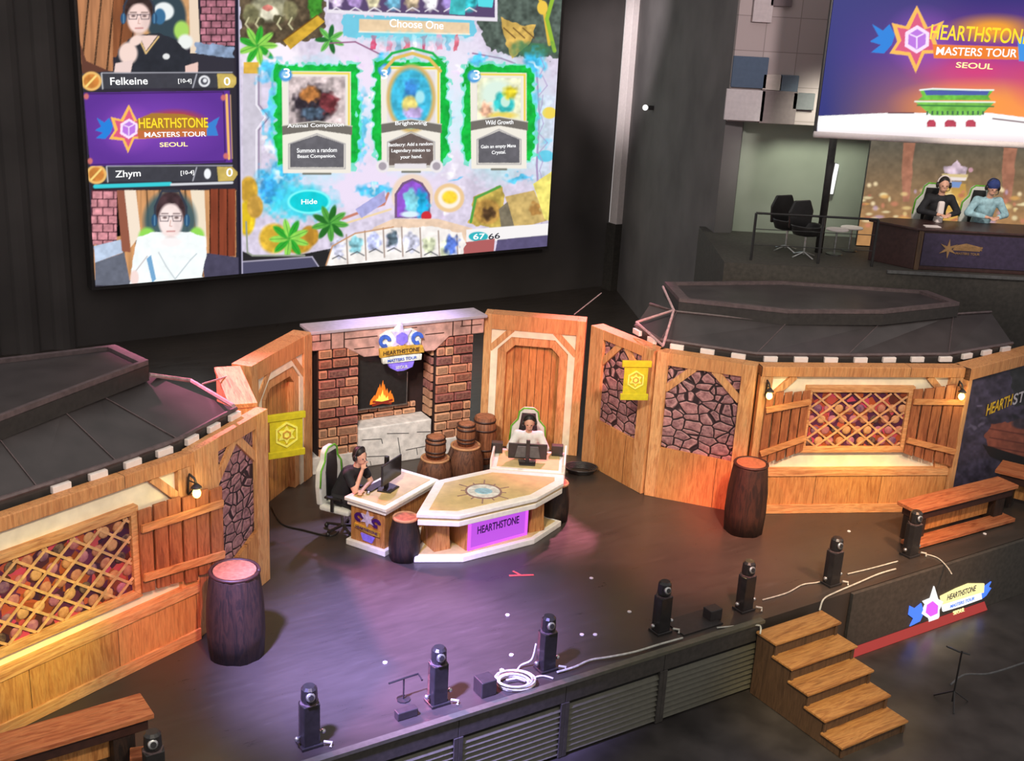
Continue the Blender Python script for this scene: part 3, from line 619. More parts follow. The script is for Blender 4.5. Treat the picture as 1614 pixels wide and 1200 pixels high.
# ------------------------------------------------------------------ centre table and player desks
def offset_poly(P, dlt):
    P = [np.array(p, float) for p in P]; n = len(P); A = sum(P[i][0]*P[(i+1) % n][1]-P[(i+1) % n][0]*P[i][1] for i in range(n)); sg_ = 1 if A > 0 else -1; out = []
    for i in range(n):
        a, b2, c = P[i-1], P[i], P[(i+1) % n]; d1 = (b2-a)/np.linalg.norm(b2-a); d2 = (c-b2)/np.linalg.norm(c-b2)
        n1 = np.array([-d1[1], d1[0]])*sg_; n2 = np.array([-d2[1], d2[0]])*sg_; bs = (n1+n2); bs /= np.linalg.norm(bs); out.append(tuple(b2+bs*dlt/max(.3, bs@n1)))
    return out
TT = [(-1.04, 16.03), (-1.22, 14.84), (-.62, 14.86), (.45, 15.6), (.85, 16.2), (.86, 16.5), (-.26, 16.58)]
ct = thing('centre_table', (-.2, 15.6, 0), 0, 'large cream-edged angular table with round emblem on top and purple lit panel below', 'table')
rl = lambda L: [(x+.2, y-15.6) for x, y in L]
MB().prism(rl(TT), .70, .76, plane='xy').build('table_edge', 'white', ct, bevel=.01); MB().prism(rl(offset_poly(TT, .03)), .655, .70, plane='xy').build('edge_shadow_gap', 'desktop', ct)
MB().prism(rl(offset_poly(TT, .015)), .58, .66, plane='xy').build('lower_edge', 'white', ct, bevel=.01)
MB().prism(rl(offset_poly(TT, .14)), .755, .768, plane='xy').build('table_top', 'desktop', ct)
BB = [(-1.06, 15.85), (-1.28, 14.86), (-.55, 14.95), (.45, 15.64), (.86, 16.3), (.5, 16.5), (-.3, 16.5)]
MB().prism(rl(BB), .0, .09, plane='xy').build('base_edge', 'white', ct, bevel=.01); MB().prism(rl(offset_poly(BB, .07)), .085, .1, plane='xy').build('base_deck', 'desktop', ct)
ec = fl(762, 775, .77)-np.array([-.2, 15.6, 0]); tr = math.radians(35)
em = MB(); em.lathe([(.27, .767), (.26, .775)], 28, (ec[0], ec[1], 0)); em.build('emblem_disc', 'signwhite', ct)
em = MB()
for k in range(12):
    a = k*math.pi/6; em.bar((ec[0]+.27*math.cos(a), ec[1]+.27*math.sin(a)), (ec[0]+(.42 if k % 2 else .33)*math.cos(a), ec[1]+(.42 if k % 2 else .33)*math.sin(a)), .02, .767, .772, plane='xy')
ring = [(ec[0]+.27*math.cos(a), ec[1]+.27*math.sin(a)) for a in np.linspace(0, 2*math.pi, 25)]; ri = [(ec[0]+.24*math.cos(a), ec[1]+.24*math.sin(a)) for a in np.linspace(0, 2*math.pi, 25)]
for k in range(24): em.prism([ring[k], ring[k+1], ri[k+1], ri[k]], .773, .779, plane='xy')
M['brownline'] = plain('brown_emblem_lines', (150, 118, 110), .6); M['paleblue'] = plain('pale_blue_gem', (150, 196, 214), .3); em.build('emblem_rays', 'brownline', ct)
em = MB(); em.prism([(ec[0]+.13*math.cos(a), ec[1]+.1*math.sin(a)) for a in np.linspace(0, 2*math.pi, 13)[:-1]], .775, .782, plane='xy'); em.build('emblem_gem', 'paleblue', ct)
# supports between base and top
d_ = np.array([1.03, .72]); d_ /= np.linalg.norm(d_); nn = np.array([-d_[1], d_[0]]); fa = math.atan2(d_[1], d_[0])
pl0 = fl(739, 862, .1); sup = thing('_', (0, 0, 0), 0, None, None)
def cbox(name, mat, a, b, par, org, rz, bevel=.004):
    m = MB().box(a, b); o = m.build(name, mat, par, bevel=bevel); o.location = (org[0]+.2, org[1]-15.6, 0); o.rotation_euler.z = rz; return o
bpy.data.objects.remove(sup)
p0 = fl(736, 868, .1); p1 = fl(829, 842, .1); Lp = float(np.hypot(*(p1-p0)[:2])); pa = math.atan2((p1-p0)[1], (p1-p0)[0])
cbox('panel_box', 'desk', (-.02, .0, .1), (Lp+.02, .5, .58), ct, p0, pa)
pn = cbox('lit_panel', 'gpurple', (.03, -.012, .13), (Lp-.03, .0, .56), ct, p0, pa)
fr = MB().box((0, -.03, .1), (Lp, .0, .135)).box((0, -.03, .545), (Lp, .0, .58)).box((0, -.03, .1), (.04, .0, .58)).box((Lp-.04, -.03, .1), (Lp, .0, .58)).build('panel_frame', 'gmag' if 0 else 'purplefr' if 'purplefr' in M else 'gmag', ct); fr.location = pn.location; fr.rotation_euler.z = pa
lw = txt('HEARTHSTONE', 'panel_letters', 'violettext', ct, Lp*.5, -.014, .38, Lp*.7, .12, .006); lw.location = pn.location; lw.rotation_euler.z = pa
for (x, y) in ((697, 868), (846, 838)):
    q = fl(x, y, .1); s = MB().prism([(-.13, .1), (.13, .1), (.11, .3), (.1, .58), (-.1, .58), (-.11, .3)], 0, .45).build('support', 'desk', ct, bevel=.004); s.location = (q[0]+.2, q[1]-15.6, 0); s.rotation_euler.z = .55
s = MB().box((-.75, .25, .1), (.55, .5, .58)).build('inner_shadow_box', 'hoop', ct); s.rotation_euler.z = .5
def desk(name, org, rz, w, d, label):
    o = thing(name, org, rz, label, 'desk', 'player desks')
    box1('desk_body', 'desk', (.05, .05, .08), (w-.05, d-.05, .64), o); box1('base_trim', 'white', (0, 0, 0), (w, d, .09), o, .01)
    box1('lower_trim', 'white', (.01, .01, .63), (w-.01, d-.01, .68), o, .008); box1('shadow_gap', 'hoop', (.04, .04, .68), (w-.04, d-.04, .695), o); box1('top_trim', 'white', (-.02, -.02, .695), (w+.02, d+.02, .75), o, .01)
    box1('desk_top', 'desktop', (.07, .07, .745), (w-.07, d-.07, .757), o); return o
# left desk: narrow end faces the camera
la_ = np.array((-2.26, 15.32)); lb_ = np.array((-1.66, 14.98)); dl = lb_-la_; lrz = math.atan2(dl[1], dl[0])
ld = desk('player_desk', (*la_, 0), lrz, .69, 1.28, 'player desk on the left with a colourful emblem on its narrow end')
for cx_, cz in ((.2, .47), (.5, .45)): MB().strip([(cx_+.08*math.cos(a), cz+.07*math.sin(a)) for a in np.linspace(0, 5, 10)], [(cx_+.035*math.cos(a), cz+.03*math.sin(a)) for a in np.linspace(0, 5, 10)], .03, .05).build('emblem_swirl', 'violettext', ld)
MB().prism(star(.35, .48, .13, .06, 6), .028, .05).build('emblem_star', 'signlil', ld)
MB().prism([(.13, .37), (.57, .33), (.57, .26), (.35, .27), (.13, .31)], .02, .05).build('emblem_banner', 'gold', ld); MB().prism([(.24, .24), (.48, .22), (.44, .13), (.28, .14)], .024, .05).build('emblem_shield', 'purple', ld)
txt('HEARTHSTONE', 'emblem_letters', 'violettext', ld, .35, .018, .315, .38, .04, .004, slope=-.06)
rd = desk('player_desk', (-.24, 16.66, 0), math.atan2(-.06, 1.09), 1.09, .82, 'player desk behind the centre table, in front of the player in white')
box1('side_cheek', 'white', (-.03, .0, .5), (.0, .82, .88), rd); box1('side_cheek', 'white', (1.09, .0, .0), (1.12, .82, .88), rd)
def monitor(loc, rz, label, w=.6):
    o = thing('desktop_monitor', loc, rz, label, 'monitor', 'monitors on the player desks')
    h = w*.58; box1('screen_shell', 'blackg', (-w/2, -.025, .14), (w/2, .0, .14+h), o, .008); MB().prism([(-w*.3, .2), (w*.3, .2), (w*.22, .14+h*.85), (-w*.22, .14+h*.85)], .0, .05).build('rear_housing', 'blackg', o, bevel=.01)
    MB().box((-w/2+.015, -.028, .155), (w/2-.015, -.025, .125+h)).build('display', 'dispdark', o)
    box1('stand_column', 'blackg', (-.035, .04, .01), (.035, .09, .5), o, .008); MB().prism([(-.13, -.08), (.13, -.08), (.17, .12), (.05, .17), (-.05, .17), (-.17, .12)], .0, .02, plane='xy').build('stand_foot', 'blackg', o, bevel=.005)
    return o
M['dispdark'] = plain('dark_display', (30, 32, 36), .15)
# ------------------------------------------------------------------ people, chairs
def solid(m, name, mat, parent, vox=.014, sm=4):
    o = m.build('_tmp', mat); r = o.modifiers.new('r', 'REMESH'); r.mode = 'VOXEL'; r.voxel_size = vox
    s = o.modifiers.new('s', 'SMOOTH'); s.iterations = sm; s.factor = .5
    dg = bpy.context.evaluated_depsgraph_get(); me = bpy.data.meshes.new_from_object(o.evaluated_get(dg)); me.name = name
    for p in me.polygons: p.use_smooth = True
    bpy.data.objects.remove(o); n = bpy.data.objects.new(name, me); col.objects.link(n); n.parent = parent
    me.materials.clear(); me.materials.append(M[mat]); return n
def person(loc, rz, label, hands, elbows, shirt, sleeve=.55, hair='hair', lean=.1, headpitch=.25, beanie=False, long_=False, headset='black', jacket=None, headturn=0., grp=None):
    """local frame: the person faces -y, seat at z=.47, origin on the floor under the hips"""
    o = thing('person', loc, rz, label, 'person', grp)
    hip = Vector((0, 0, .58)); ch = Vector((0, -.08-lean*.6, .92)); nk = Vector((0, -.1-lean, 1.1)); hd = nk+Vector((0, -.05-headpitch*.12, .15))
    sh = [Vector((s*.175, nk.y+.01, 1.03)) for s in (-1, 1)]
    b = MB(); b.cap(hip, ch, .135, .145); b.cap(ch, nk-Vector((0, 0, .08)), .14, .09); b.cap(nk-Vector((0, 0, .08)), hd, .05, .052)
    for s, e, h_ in zip(sh, elbows, hands): 
        e, h_ = Vector(e), Vector(h_); b.cap(s*.6+nk*.4-Vector((0, 0, .03)), s, .06, .058); b.cap(s, e, .05, .04); b.cap(e, h_, .038, .026)
        d = (h_-e).normalized(); b.ball(h_+d*.045, (.04, .04, .022))
        side = d.cross(Vector((0, 0, 1))).normalized() if abs(d.z) < .9 else Vector((1, 0, 0)); dn = Vector((0, 0, -.35)) if abs(d.z) < .7 else Vector((0, -.5, 0))
        for k, ln in enumerate((.05, .062, .066, .056)):
            r0 = h_+d*.075+side*(-.03+.02*k); r1 = r0+d*ln*.6; r2 = r1+(d*.5+dn).normalized()*ln*.6; b.cap(r0, r1, .0095, .009, 8); b.cap(r1, r2, .009, .008, 8)
        sg2 = -1 if s.x > 0 else 1; r0 = h_+d*.03+side*sg2*.03; b.cap(r0, r0+d*.03+side*sg2*.035, .011, .009, 8)
    for sx in (-1, 1):
        kn = Vector((sx*.13, -.46, .53)); an = Vector((sx*.13, -.44, .1)); b.cap(Vector((sx*.09, 0, .56)), kn, .088, .062); b.cap(kn, an, .058, .04); b.cap(an, an+Vector((0, -.16, -.05)), .042, .034)
    # head: skull, jaw, nose, brow, ears, lips
    R = Matrix.Translation(hd) @ Matrix.Rotation(headturn, 4, 'Z') @ Matrix.Rotation(headpitch, 4, 'X')
    b.ball((0, 0, .02), (.077, .096, .105), Mx=R, nu=18, nv=14); b.ball((0, -.03, -.05), (.055, .062, .06), Mx=R)
    b.ball((0, -.1, -.005), (.012, .018, .026), Mx=R, nu=8, nv=6); b.ball((0, -.09, -.055), (.024, .012, .009), Mx=R, nu=8, nv=6); b.ball((0, -.085, .03), (.045, .014, .01), Mx=R, nu=8, nv=6)
    for sx in (-1, 1): b.ball((sx*.08, .005, 0), (.012, .02, .03), Mx=R, nu=8, nv=6)
    body = solid(b, 'body', 'skin', o, .012, 3)
    e = MB(); 
    for sx in (-1, 1): e.ball((sx*.031, -.087, .012), (.012, .008, .008), Mx=R, nu=8, nv=6)
    e.build('eyes', 'hair', o, smooth=True)
    h = MB()
    h.ball((0, .012, .045), (.086, .1, .098), Mx=R, nu=18, nv=12); h.ball((0, .04, .0), (.08, .075, .1), Mx=R)
    if long_: h.cap(R @ Vector((0, .07, .0)), R @ Vector((0, .1, -.2)), .075, .05)
    if beanie: solid(h, 'hair', 'hair', o, .014, 2); h = MB(); h.ball((0, .012, .06), (.096, .11, .1), Mx=R, nu=18, nv=12); h.lathe([(.098, .035), (.102, .04), (.102, .075), (.096, .08)], 20, (0, .012, 0), Mx=R); h.build('beanie', 'navy', o, smooth=True)
    else: h2 = MB(); h2.v = h.v; h2.f = h.f; h2.c = h.c; solid(h2, 'hair', hair, o, .014, 2).location = (0, .012, .012)
    hs = MB(); arc = [R @ Vector((.1*math.cos(a), .01, .03+.125*math.sin(a))) for a in np.linspace(0, math.pi, 13)]; hs.tube(arc, .012, 8)
    hp_ = hs.build('headset_band', headset, o, smooth=True)
    for sx in (-1, 1): MB().ball((sx*.098, .005, .0), (.026, .042, .05), Mx=R).build('ear_cup', 'blackg', hp_, smooth=True)
    MB().tube([R @ Vector((.1, -.02, -.03)), R @ Vector((.08, -.08, -.06)), R @ Vector((.03, -.115, -.06))], .006, 6).build('microphone', 'blackg', hp_)
    # clothing shells
    s_ = MB(); s_.cap(hip, ch, .15, .16); s_.cap(ch, nk-Vector((0, .0, .09)), .155, .105)
    for s, e2, h_ in zip(sh, elbows, hands):
        e2, h_ = Vector(e2), Vector(h_); s_.cap(s*.55+nk*.45-Vector((0, 0, .05)), s, .075, .074)
        if sleeve <= 1: s_.cap(s, s+(e2-s)*min(1, sleeve), .066, .062)
        else: s_.cap(s, e2, .068, .056); s_.cap(e2, e2+(h_-e2)*(sleeve-1), .054, .042)
    solid(s_, 'shirt', shirt, o, .016, 4)
    if jacket:
        f = MB(); f.prism([(-.055, .62), (.055, .62), (.05, 1.0), (-.05, 1.0)], -.31-lean*.4, -.1); f.build('shirt_front', jacket, o, bevel=.03)
    t_ = MB(); t_.ball((0, .0, .56), (.16, .14, .11))
    for sx in (-1, 1):
        kn = Vector((sx*.13, -.46, .53)); an = Vector((sx*.13, -.44, .12)); t_.cap(Vector((sx*.09, 0, .56)), kn, .1, .074); t_.cap(kn, an, .07, .052)
    solid(t_, 'trousers', 'rblack', o, .018, 3)
    for sx in (-1, 1): MB().ball((sx*.13, -.51, .05), (.05, .13, .05)).build('shoe', 'blackg', o, smooth=True)
    return o
def gchair(loc, rz, label, grp='white gaming chairs'):
    o = thing('gaming_chair', loc, rz, label, 'chair', grp)
    box1('seat', 'chairw', (-.26, -.25, .38), (.26, .25, .47), o, .03)
    bk = [(-.25, .45), (-.29, .75), (-.27, 1.0), (-.17, 1.12), (-.15, 1.25), (-.08, 1.31), (.08, 1.31), (.15, 1.25), (.17, 1.12), (.27, 1.0), (.29, .75), (.25, .45)]
    MB().prism(bk, .2, .3).build('backrest', 'chairw', o, bevel=.025); MB().tube([(x*1.01, .2, z) for x, z in bk[1:-1]], .014, 6).build('green_piping', 'green', o, smooth=True)
    MB().prism([(-.13, .5), (-.15, .95), (-.11, 1.23), (.11, 1.23), (.15, .95), (.13, .5)], .188, .21).build('dark_insert', 'blackg', o)
    MB().lathe([(.03, .08), (.03, .38)], 12).build('gas_column', 'metal', o)
    for k in range(5):
        a = k*2*math.pi/5+.3; MB().tube([(0, 0, .1), (.28*math.cos(a), .28*math.sin(a), .07)], .022, 6).build('base_leg', 'blackg', o); MB().ball((.28*math.cos(a), .28*math.sin(a), .035), .035).build('caster', 'blackg', o, smooth=True)
    for s in (-1, 1): MB().box((s*.29-.03, -.15, .62), (s*.29+.03, .12, .65)).box((s*.29-.015, -.02, .42), (s*.29+.015, .03, .63)).build('armrest', 'blackg', o, bevel=.006)
    return o
# left player sits at the long left side of the left desk
ex = np.array([math.cos(lrz), math.sin(lrz)]); ey = np.array([-math.sin(lrz), math.cos(lrz)])
hq = fl(555, 716, 1.26); pp = hq[:2]-ex*.2; prz = math.atan2(ex[1], ex[0])+math.pi/2
gchair((*(pp+ex*.04), 0), prz+.12, 'white gaming chair of the player at the left desk')
person((*pp, 0), prz+.02, 'person in black sports shirt leaning on the left desk with hand at chin', [(-.03, -.40, 1.07), (-.1, -.46, .8)], [(-.2, -.4, .8), (.24, -.36, .8)], 'rblack', .6, long_=False, lean=.16, headpitch=.2, headturn=-.1, grp='seated players')
mp_ = la_+ey*.56+ex*.36; monitor((*mp_, .757), prz+.1, 'black monitor on the left player desk, seen from behind', .55)
kb = la_+ey*.5+ex*.14; o = tag(MB().box((-.2, -.07, 0), (.2, .07, .025)).build('keyboard', 'blackg', loc=(*kb, .758), rotz=prz, bevel=.005), 'black keyboard on the left player desk in front of the monitor', 'keyboard')
o = tag(MB().ball((0, 0, .018), (.032, .05, .02)).build('computer_mouse', 'metal', loc=(*(la_+ey*.25+ex*.2), .757), smooth=True), 'computer mouse near the front corner of the left desk', 'mouse')
# right player faces the camera
pr = fl(832, 700, .95); prx, pry = .30, 17.62
gchair((prx, pry+.04, 0), 0, 'white gaming chair with green piping of the player facing the camera')
person((prx, pry, 0), .03, 'person in white shirt and headset at the rear desk before the plank door', [(-.1, -.5, .81), (.12, -.5, .81)], [(-.29, -.25, .82), (.29, -.25, .82)], 'rwhite', 1.6, lean=.1, headpitch=.2, grp='seated players')
monitor((.3, 16.98, .757), math.pi, 'black monitor on the rear player desk, column towards the camera', .6) if 0 else None
o = thing('desktop_monitor', (.3, 16.95, .757), math.pi, 'low black monitor on the rear player desk, its column towards the camera', 'monitor', 'monitors on the player desks')
box1('screen_shell', 'blackg', (-.3, -.02, .05), (.3, .01, .30), o, .008); MB().prism([(-.2, .08), (.2, .08), (.16, .27), (-.16, .27)], .01, .04).build('rear_housing', 'grey', o, bevel=.008)
box1('stand_column', 'blackg', (-.03, .03, .0), (.03, .07, .38), o, .006); MB().prism([(-.14, -.05), (.14, -.05), (.12, .17), (-.12, .17)], 0, .02, plane='xy').build('stand_foot', 'blackg', o, bevel=.004)
for sx, lb in ((-.48, 'left'), (.47, 'right')):
    tag(MB().box((-.09, -.06, 0), (.09, .06, .17)).build('small_speaker_box', 'blackg', loc=(.3+sx, 17.3, .757), bevel=.008), 'small black box at the %s end of the rear player desk' % lb, 'box')
# ------------------------------------------------------------------ benches
def table_box(name, pts, z, th, label, legs=True, low=None, cat='bench'):
    """plank-topped bench: corner points of the top in plan, long side first"""
    P = [np.array(p[:2], float) for p in pts]; d = P[1]-P[0]; Ln = float(np.linalg.norm(d)); d /= Ln; n = np.array([-d[1], d[0]]); w = float((P[2]-P[1])@n); w = abs(w)
    o = thing(name, (*P[0], 0), math.atan2(d[1], d[0]), label, cat, 'wooden benches at the stage front')
    box1('top_plank', 'bench', (0, 0, z-th), (Ln, w, z), o, .008)
    box1('apron', 'hoop', (.08, .05, z-th-.14), (Ln-.05, w-.05, z-th), o)
    for x in (.1, Ln-.4): box1('leg', 'darkbark', (x, .07, 0), (x+.22, w-.07, z-th-.1), o)
    box1('back_board', 'desk', (.3, w*.5, .1), (Ln-.4, w*.6, z-th-.1), o)
    if low: box1('low_board', 'bench', (-.1, -.12, .03), (Ln-.1, .14, .09), o, .006)
    return o
zt = .6; a_, b_, c_ = fl(1447, 806, zt), fl(1614, 763, zt), fl(1410, 793, zt); d = (b_-a_)[:2]; d /= np.linalg.norm(d); n = np.array([-d[1], d[0]]); w = abs(float((c_-a_)[:2]@n))
table_box('wooden_bench', [a_[:2], a_[:2]+d*2.35, a_[:2]+d*2.35+n*max(w, .4)], zt, .06, 'wooden bench with low foot board at the right end of the stage', low=True)
a_ = fl(1550, 735, .6)+np.array([.13, -.17, 0]); b_ = fl(1640, 757, .6)+np.array([.13, -.17, 0]); d = (b_-a_)[:2]; d /= np.linalg.norm(d); n = np.array([-d[1], d[0]])
table_box('wooden_bench', [a_[:2], a_[:2]+d*1.6, a_[:2]+d*1.6+n*.55], .62, .06, 'reddish wooden bench below the dark poster at the right edge of the photo')
zt = .6; a_, b_ = fl(243, 1125, zt), fl(0, 1198, zt); d = (a_-b_)[:2]; d /= np.linalg.norm(d); c_ = fl(228, 1090, zt); n = np.array([-d[1], d[0]]); w = abs(float((c_-a_)[:2]@n))
table_box('wooden_bench', [a_[:2]-d*2.6, a_[:2], a_[:2]+n*w], zt, .06, 'thick orange-brown bench in the lower left corner of the photo')
q = fl(220, 1196, .2); o = thing('small_wooden_stand', (q[0], q[1], 0), .3, 'small pale wooden post with cap beside the lower left bench', 'post')
box1('post', 'bench', (-.06, -.06, 0), (.06, .06, .24), o); box1('cap', 'bench', (-.09, -.09, .24), (.09, .09, .28), o)
# ------------------------------------------------------------------ stage front: slatted fascia, edge rail, LED fascia
def FP_(x, y=0., z=0.): return (FO[0]+EX[0]*x-EX[1]*y, FO[1]+EX[1]*x+EX[0]*y, z)
FB = (FO[0]+EX[0], FO[1]+EX[1])
def fx(px, py): p = onv(px, py, FO, FB); return float((p[:2]-np.array(FO))@EX), float(p[2])
M['slat'] = plain('dark_slat', (92, 90, 76), .5, nz=.06); M['slatback'] = plain('slat_back', (20, 19, 17), .9)
xs = [fx(1190, 1040)[0], fx(1038, 1080)[0], fx(884, 1130)[0], fx(717, 1180)[0]]; xs += [xs[3]-1.95, xs[3]-3.9]
nm_ = ['beside the wooden steps', 'second from the wooden steps', 'third from the wooden steps', 'fourth from the wooden steps', 'farthest from the wooden steps']
for k in range(5):
    x1_, x0_ = xs[k], xs[k+1]
    o = thing('slatted_fascia_panel', FP_(x0_), EA, 'black slatted panel on the stage front, '+nm_[k], 'panel', 'slatted panels along the stage front'); Wd = x1_-x0_
    box1('back', 'slatback', (0.005, -.03, -.99), (Wd-.005, -.005, -.01), o, 0); box1('upper_board', 'fascia', (0.003, -.07, -.24), (Wd-.003, -.03, -.005), o)
    m = MB()
    for j in range(9): z = -.3-j*.075; m.add([(.05, -.07, z-.05), (Wd-.05, -.07, z-.05), (Wd-.05, -.03, z), (.05, -.03, z), (.05, -.06, z-.055), (Wd-.05, -.06, z-.055), (Wd-.05, -.02, z-.01), (.05, -.02, z-.01)], [(0, 1, 2, 3), (4, 7, 6, 5), (0, 4, 5, 1), (3, 2, 6, 7), (0, 3, 7, 4), (1, 5, 6, 2)])
    m.build('slats', 'slat', o); box1('end_stile', 'fascia', (0, -.08, -.99), (.06, -.03, -.24), o); box1('end_stile', 'fascia', (Wd-.06, -.08, -.99), (Wd, -.03, -.24), o)
tag(MB().box((-6, -.09, -.02), (xs[0], -.0, .025)).build('edge_trim', 'slat', loc=FP_(0, 0, .02), rotz=EA), 'thin grey metal trim along the stage edge above the slatted panels', 'trim')
# LED fascia right of the steps
xl = fx(1330, 1000)[0]; lf = thing('led_fascia', FP_(xl), EA, 'dark fascia right of the steps with glowing emblem above a red lit strip', 'screen')
box1('fascia_board', 'fascia', (0, -.06, -1.0), (7, -.005, -.01), lf); 
rs = MB().add([(0.1, -.07, -.88), (3.05, -.07, -.88), (3.05, -.15, -.99), (0.1, -.15, -.99), (.1, -.06, -.995), (3.05, -.06, -.995)], [(0, 1, 2, 3), (3, 2, 5, 4), (0, 3, 4), (1, 5, 2), (0, 4, 5, 1)]).build('red_strip', 'gred', lf)
box1('strip_shadow', 'black', (.1, -.075, -.88), (3.05, -.06, -.86), lf)
G = lambda x, y: (lambda q: (q[0]-xl, q[1]))(fx(x, y))
def gp(name, mat, pts, y, par=lf): return MB().prism([G(*p) for p in pts], y, -.055).build(name, mat, par)
gp('emblem_bird', 'gblue', [(1428, 952), (1436, 956), (1446, 948), (1450, 962), (1444, 976), (1428, 984), (1434, 972), (1426, 966)], -.075)
gp('emblem_star', 'gwhite', [(1466, 921), (1472, 941), (1480, 945), (1474, 958), (1474, 968), (1462, 990), (1455, 988), (1458, 972), (1446, 964), (1452, 950), (1448, 945), (1460, 940)], -.08)
gp('emblem_gem', 'gmag', [(1463, 944), (1471, 951), (1470, 963), (1459, 968), (1452, 962), (1454, 950)], -.09)
gp('gold_band', 'gcream', [(1476, 937), (1500, 925), (1520, 917), (1545, 917), (1544, 931), (1520, 937), (1478, 952)], -.078)
gp('white_band', 'gwhite', [(1478, 950), (1508, 941), (1540, 931), (1541, 941), (1510, 952), (1480, 961)], -.08)
gp('blue_wing', 'gblue', [(1541, 925), (1556, 914), (1552, 922), (1556, 924), (1548, 936), (1540, 942)], -.076)
c0 = G(1509, 931); txt('HEARTHSTONE', 'band_letters', 'gdark', lf, c0[0], -.079, c0[1], .66, .1, .004, slope=0)
c0 = G(1510, 946); txt('MASTERS TOUR', 'band_letters', 'gblue', lf, c0[0], -.081, c0[1], .56, .055, .004)
c0 = G(1504, 960); txt('SEOUL', 'place_letters', 'gcream', lf, c0[0], -.075, c0[1], .26, .06, .02)
# ------------------------------------------------------------------ wooden steps
M['riser'] = wood('dark_board_with_shade', (60, 44, 32), (84, 62, 44), (104, 78, 56), gap=False)  # dark brown; shadow on the step fronts and sides is put into the colour
sd = np.array((1.0, .655)); sd /= np.linalg.norm(sd); so = fl(1223, 1016, -.06)
stp = thing('wooden_steps', (so[0], so[1], 0), math.atan2(sd[1], sd[0]), 'wooden staircase of five treads leading up to the stage front', 'stairs')
for k in range(5):
    z = -.06-.19*k; y0 = -k*.315
    box1('tread', 'stair', (0, y0, z-.03), (1.2, y0+.36, z), stp, .005); box1('riser', 'riser', (.03, y0+.04, z-.19), (1.17, y0+.06, z-.03), stp, 0)
prof = [(.36, -.99), (.36, -.09)]
for k in range(5): prof += [(-k*.315+.02, -.09-.19*k), (-k*.315+.02, -.28-.19*k if k < 4 else -.99)]
for x in (.03, 1.12):
    m = MB(); n_ = len(prof); V = [(x, y, z) for y, z in prof]+[(x+.05, y, z) for y, z in prof]
    m.add(V, [tuple(range(n_)), tuple(range(2*n_-1, n_-1, -1))]+[(i, (i+1) % n_, (i+1) % n_+n_, i+n_) for i in range(n_)]); m.build('side_board', 'riser', stp)
# ------------------------------------------------------------------ stage-edge lighting towers
def tower(px, py, label, h=.72, dx=0):
    p = fl(px, py); o = thing('stage_light_tower', (p[0], p[1]+.1, 0), EA, label, 'stage light', 'black lights along the stage edge')
    MB().prism([(-.09, -.08), (.09, -.08), (.105, 0), (.09, .08), (-.09, .08), (-.105, 0)], .03, h*.72, plane='xy').build('housing', 'blackg', o, bevel=.01)
    box1('foot_plate', 'blackg', (-.12, -.1, 0), (.12, .1, .035), o); MB().lathe([(.105, h*.72), (.105, h*.735)], 6).build('collar', 'rooftrim', o)
    MB().lathe([(.075, h*.73), (.09, h*.78), (.085, h*.96), (.06, h)], 12).build('head', 'blackg', o, smooth=False)
    MB().lathe([(.052, 0), (.05, .025), (.04, .03)], 14, Mx=Matrix.Translation((-.02, -.07, h*.87)) @ Matrix.Rotation(math.radians(75), 4, 'X')).build('lens', 'metal', o, smooth=True); MB().lathe([(.03, 0), (.03, .012)], 10, Mx=Matrix.Translation((-.02, -.095, h*.88)) @ Matrix.Rotation(math.radians(75), 4, 'X')).build('lens_centre', 'blackg', o)
    for s in (-1, 1): MB().ball((s*.15, -.02, .13), .028).tube([(s*.1, 0, .13), (s*.15, -.02, .13)], .012, 6).build('clamp_knob', 'metal', o, smooth=True)
    MB().tube([(.12, -.1, .06), (.2, -.13, .04), (.17, -.16, .01)], .014, 6).build('power_lead', 'cable', o)
    return o
for (x, y, l) in [(485, 1183, 'at the bottom left, nearest the camera'), (688, 1116, 'beside the coat-hanger shaped stand'), (860, 1062, 'beside the coiled white cable'), (1042, 1002, 'between the coiled cable and the steps'),
                  (1174, 967, 'directly behind the left end of the steps'), (1312, 926, 'behind the right end of the steps'), (1437, 880, 'in front of the right wooden bench'), (240, 1262, 'half cut off beside the lower left bench')]:
    tower(x, y, 'black stage light tower '+l)
def sbox(px, py, w, d, h, label, mat='black', name='small_black_box', cat='box', rz=EA):
    p = fl(px, py); o = MB().box((-w/2, -d/2, 0), (w/2, d/2, h)).build(name, mat, loc=(p[0], p[1], 0), rotz=rz, bevel=.01); return tag(o, label, cat)
sbox(764, 1092, .2, .2, .2, 'small black box on the stage edge left of the coiled white cable'); sbox(1122, 975, .2, .16, .16, 'small black box on the stage edge beside the black mat')
sbox(640, 1130, .25, .1, .1, 'low black box beside the coat-hanger shaped stand')
p = fl(1092, 983); tag(MB().box((-.32, -.2, 0), (.34, .2, .02)).build('rubber_mat', 'black', loc=(p[0], p[1], .0), rotz=EA), 'black mat on the stage edge right of a light tower', 'mat')
h0 = [fl(*q) for q in ((617, 1088), (640, 1080), (662, 1073), (668, 1083))]; m = MB(); z0_ = .28
o0 = h0[1]; m.tube([tuple(q-o0+np.array([0, 0, z0_])) for q in h0], .012, 6).tube([tuple(h0[1]-o0+np.array([0, 0, z0_])), (0, 0, .02)], .01, 6)
m.lathe([(.08, 0), (.08, .015)], 10); tag(m.build('hanger_stand', 'blackg', loc=(o0[0], o0[1]-.3, 0)), 'thin dark coat-hanger shaped stand at the stage edge between two light towers', 'stand')
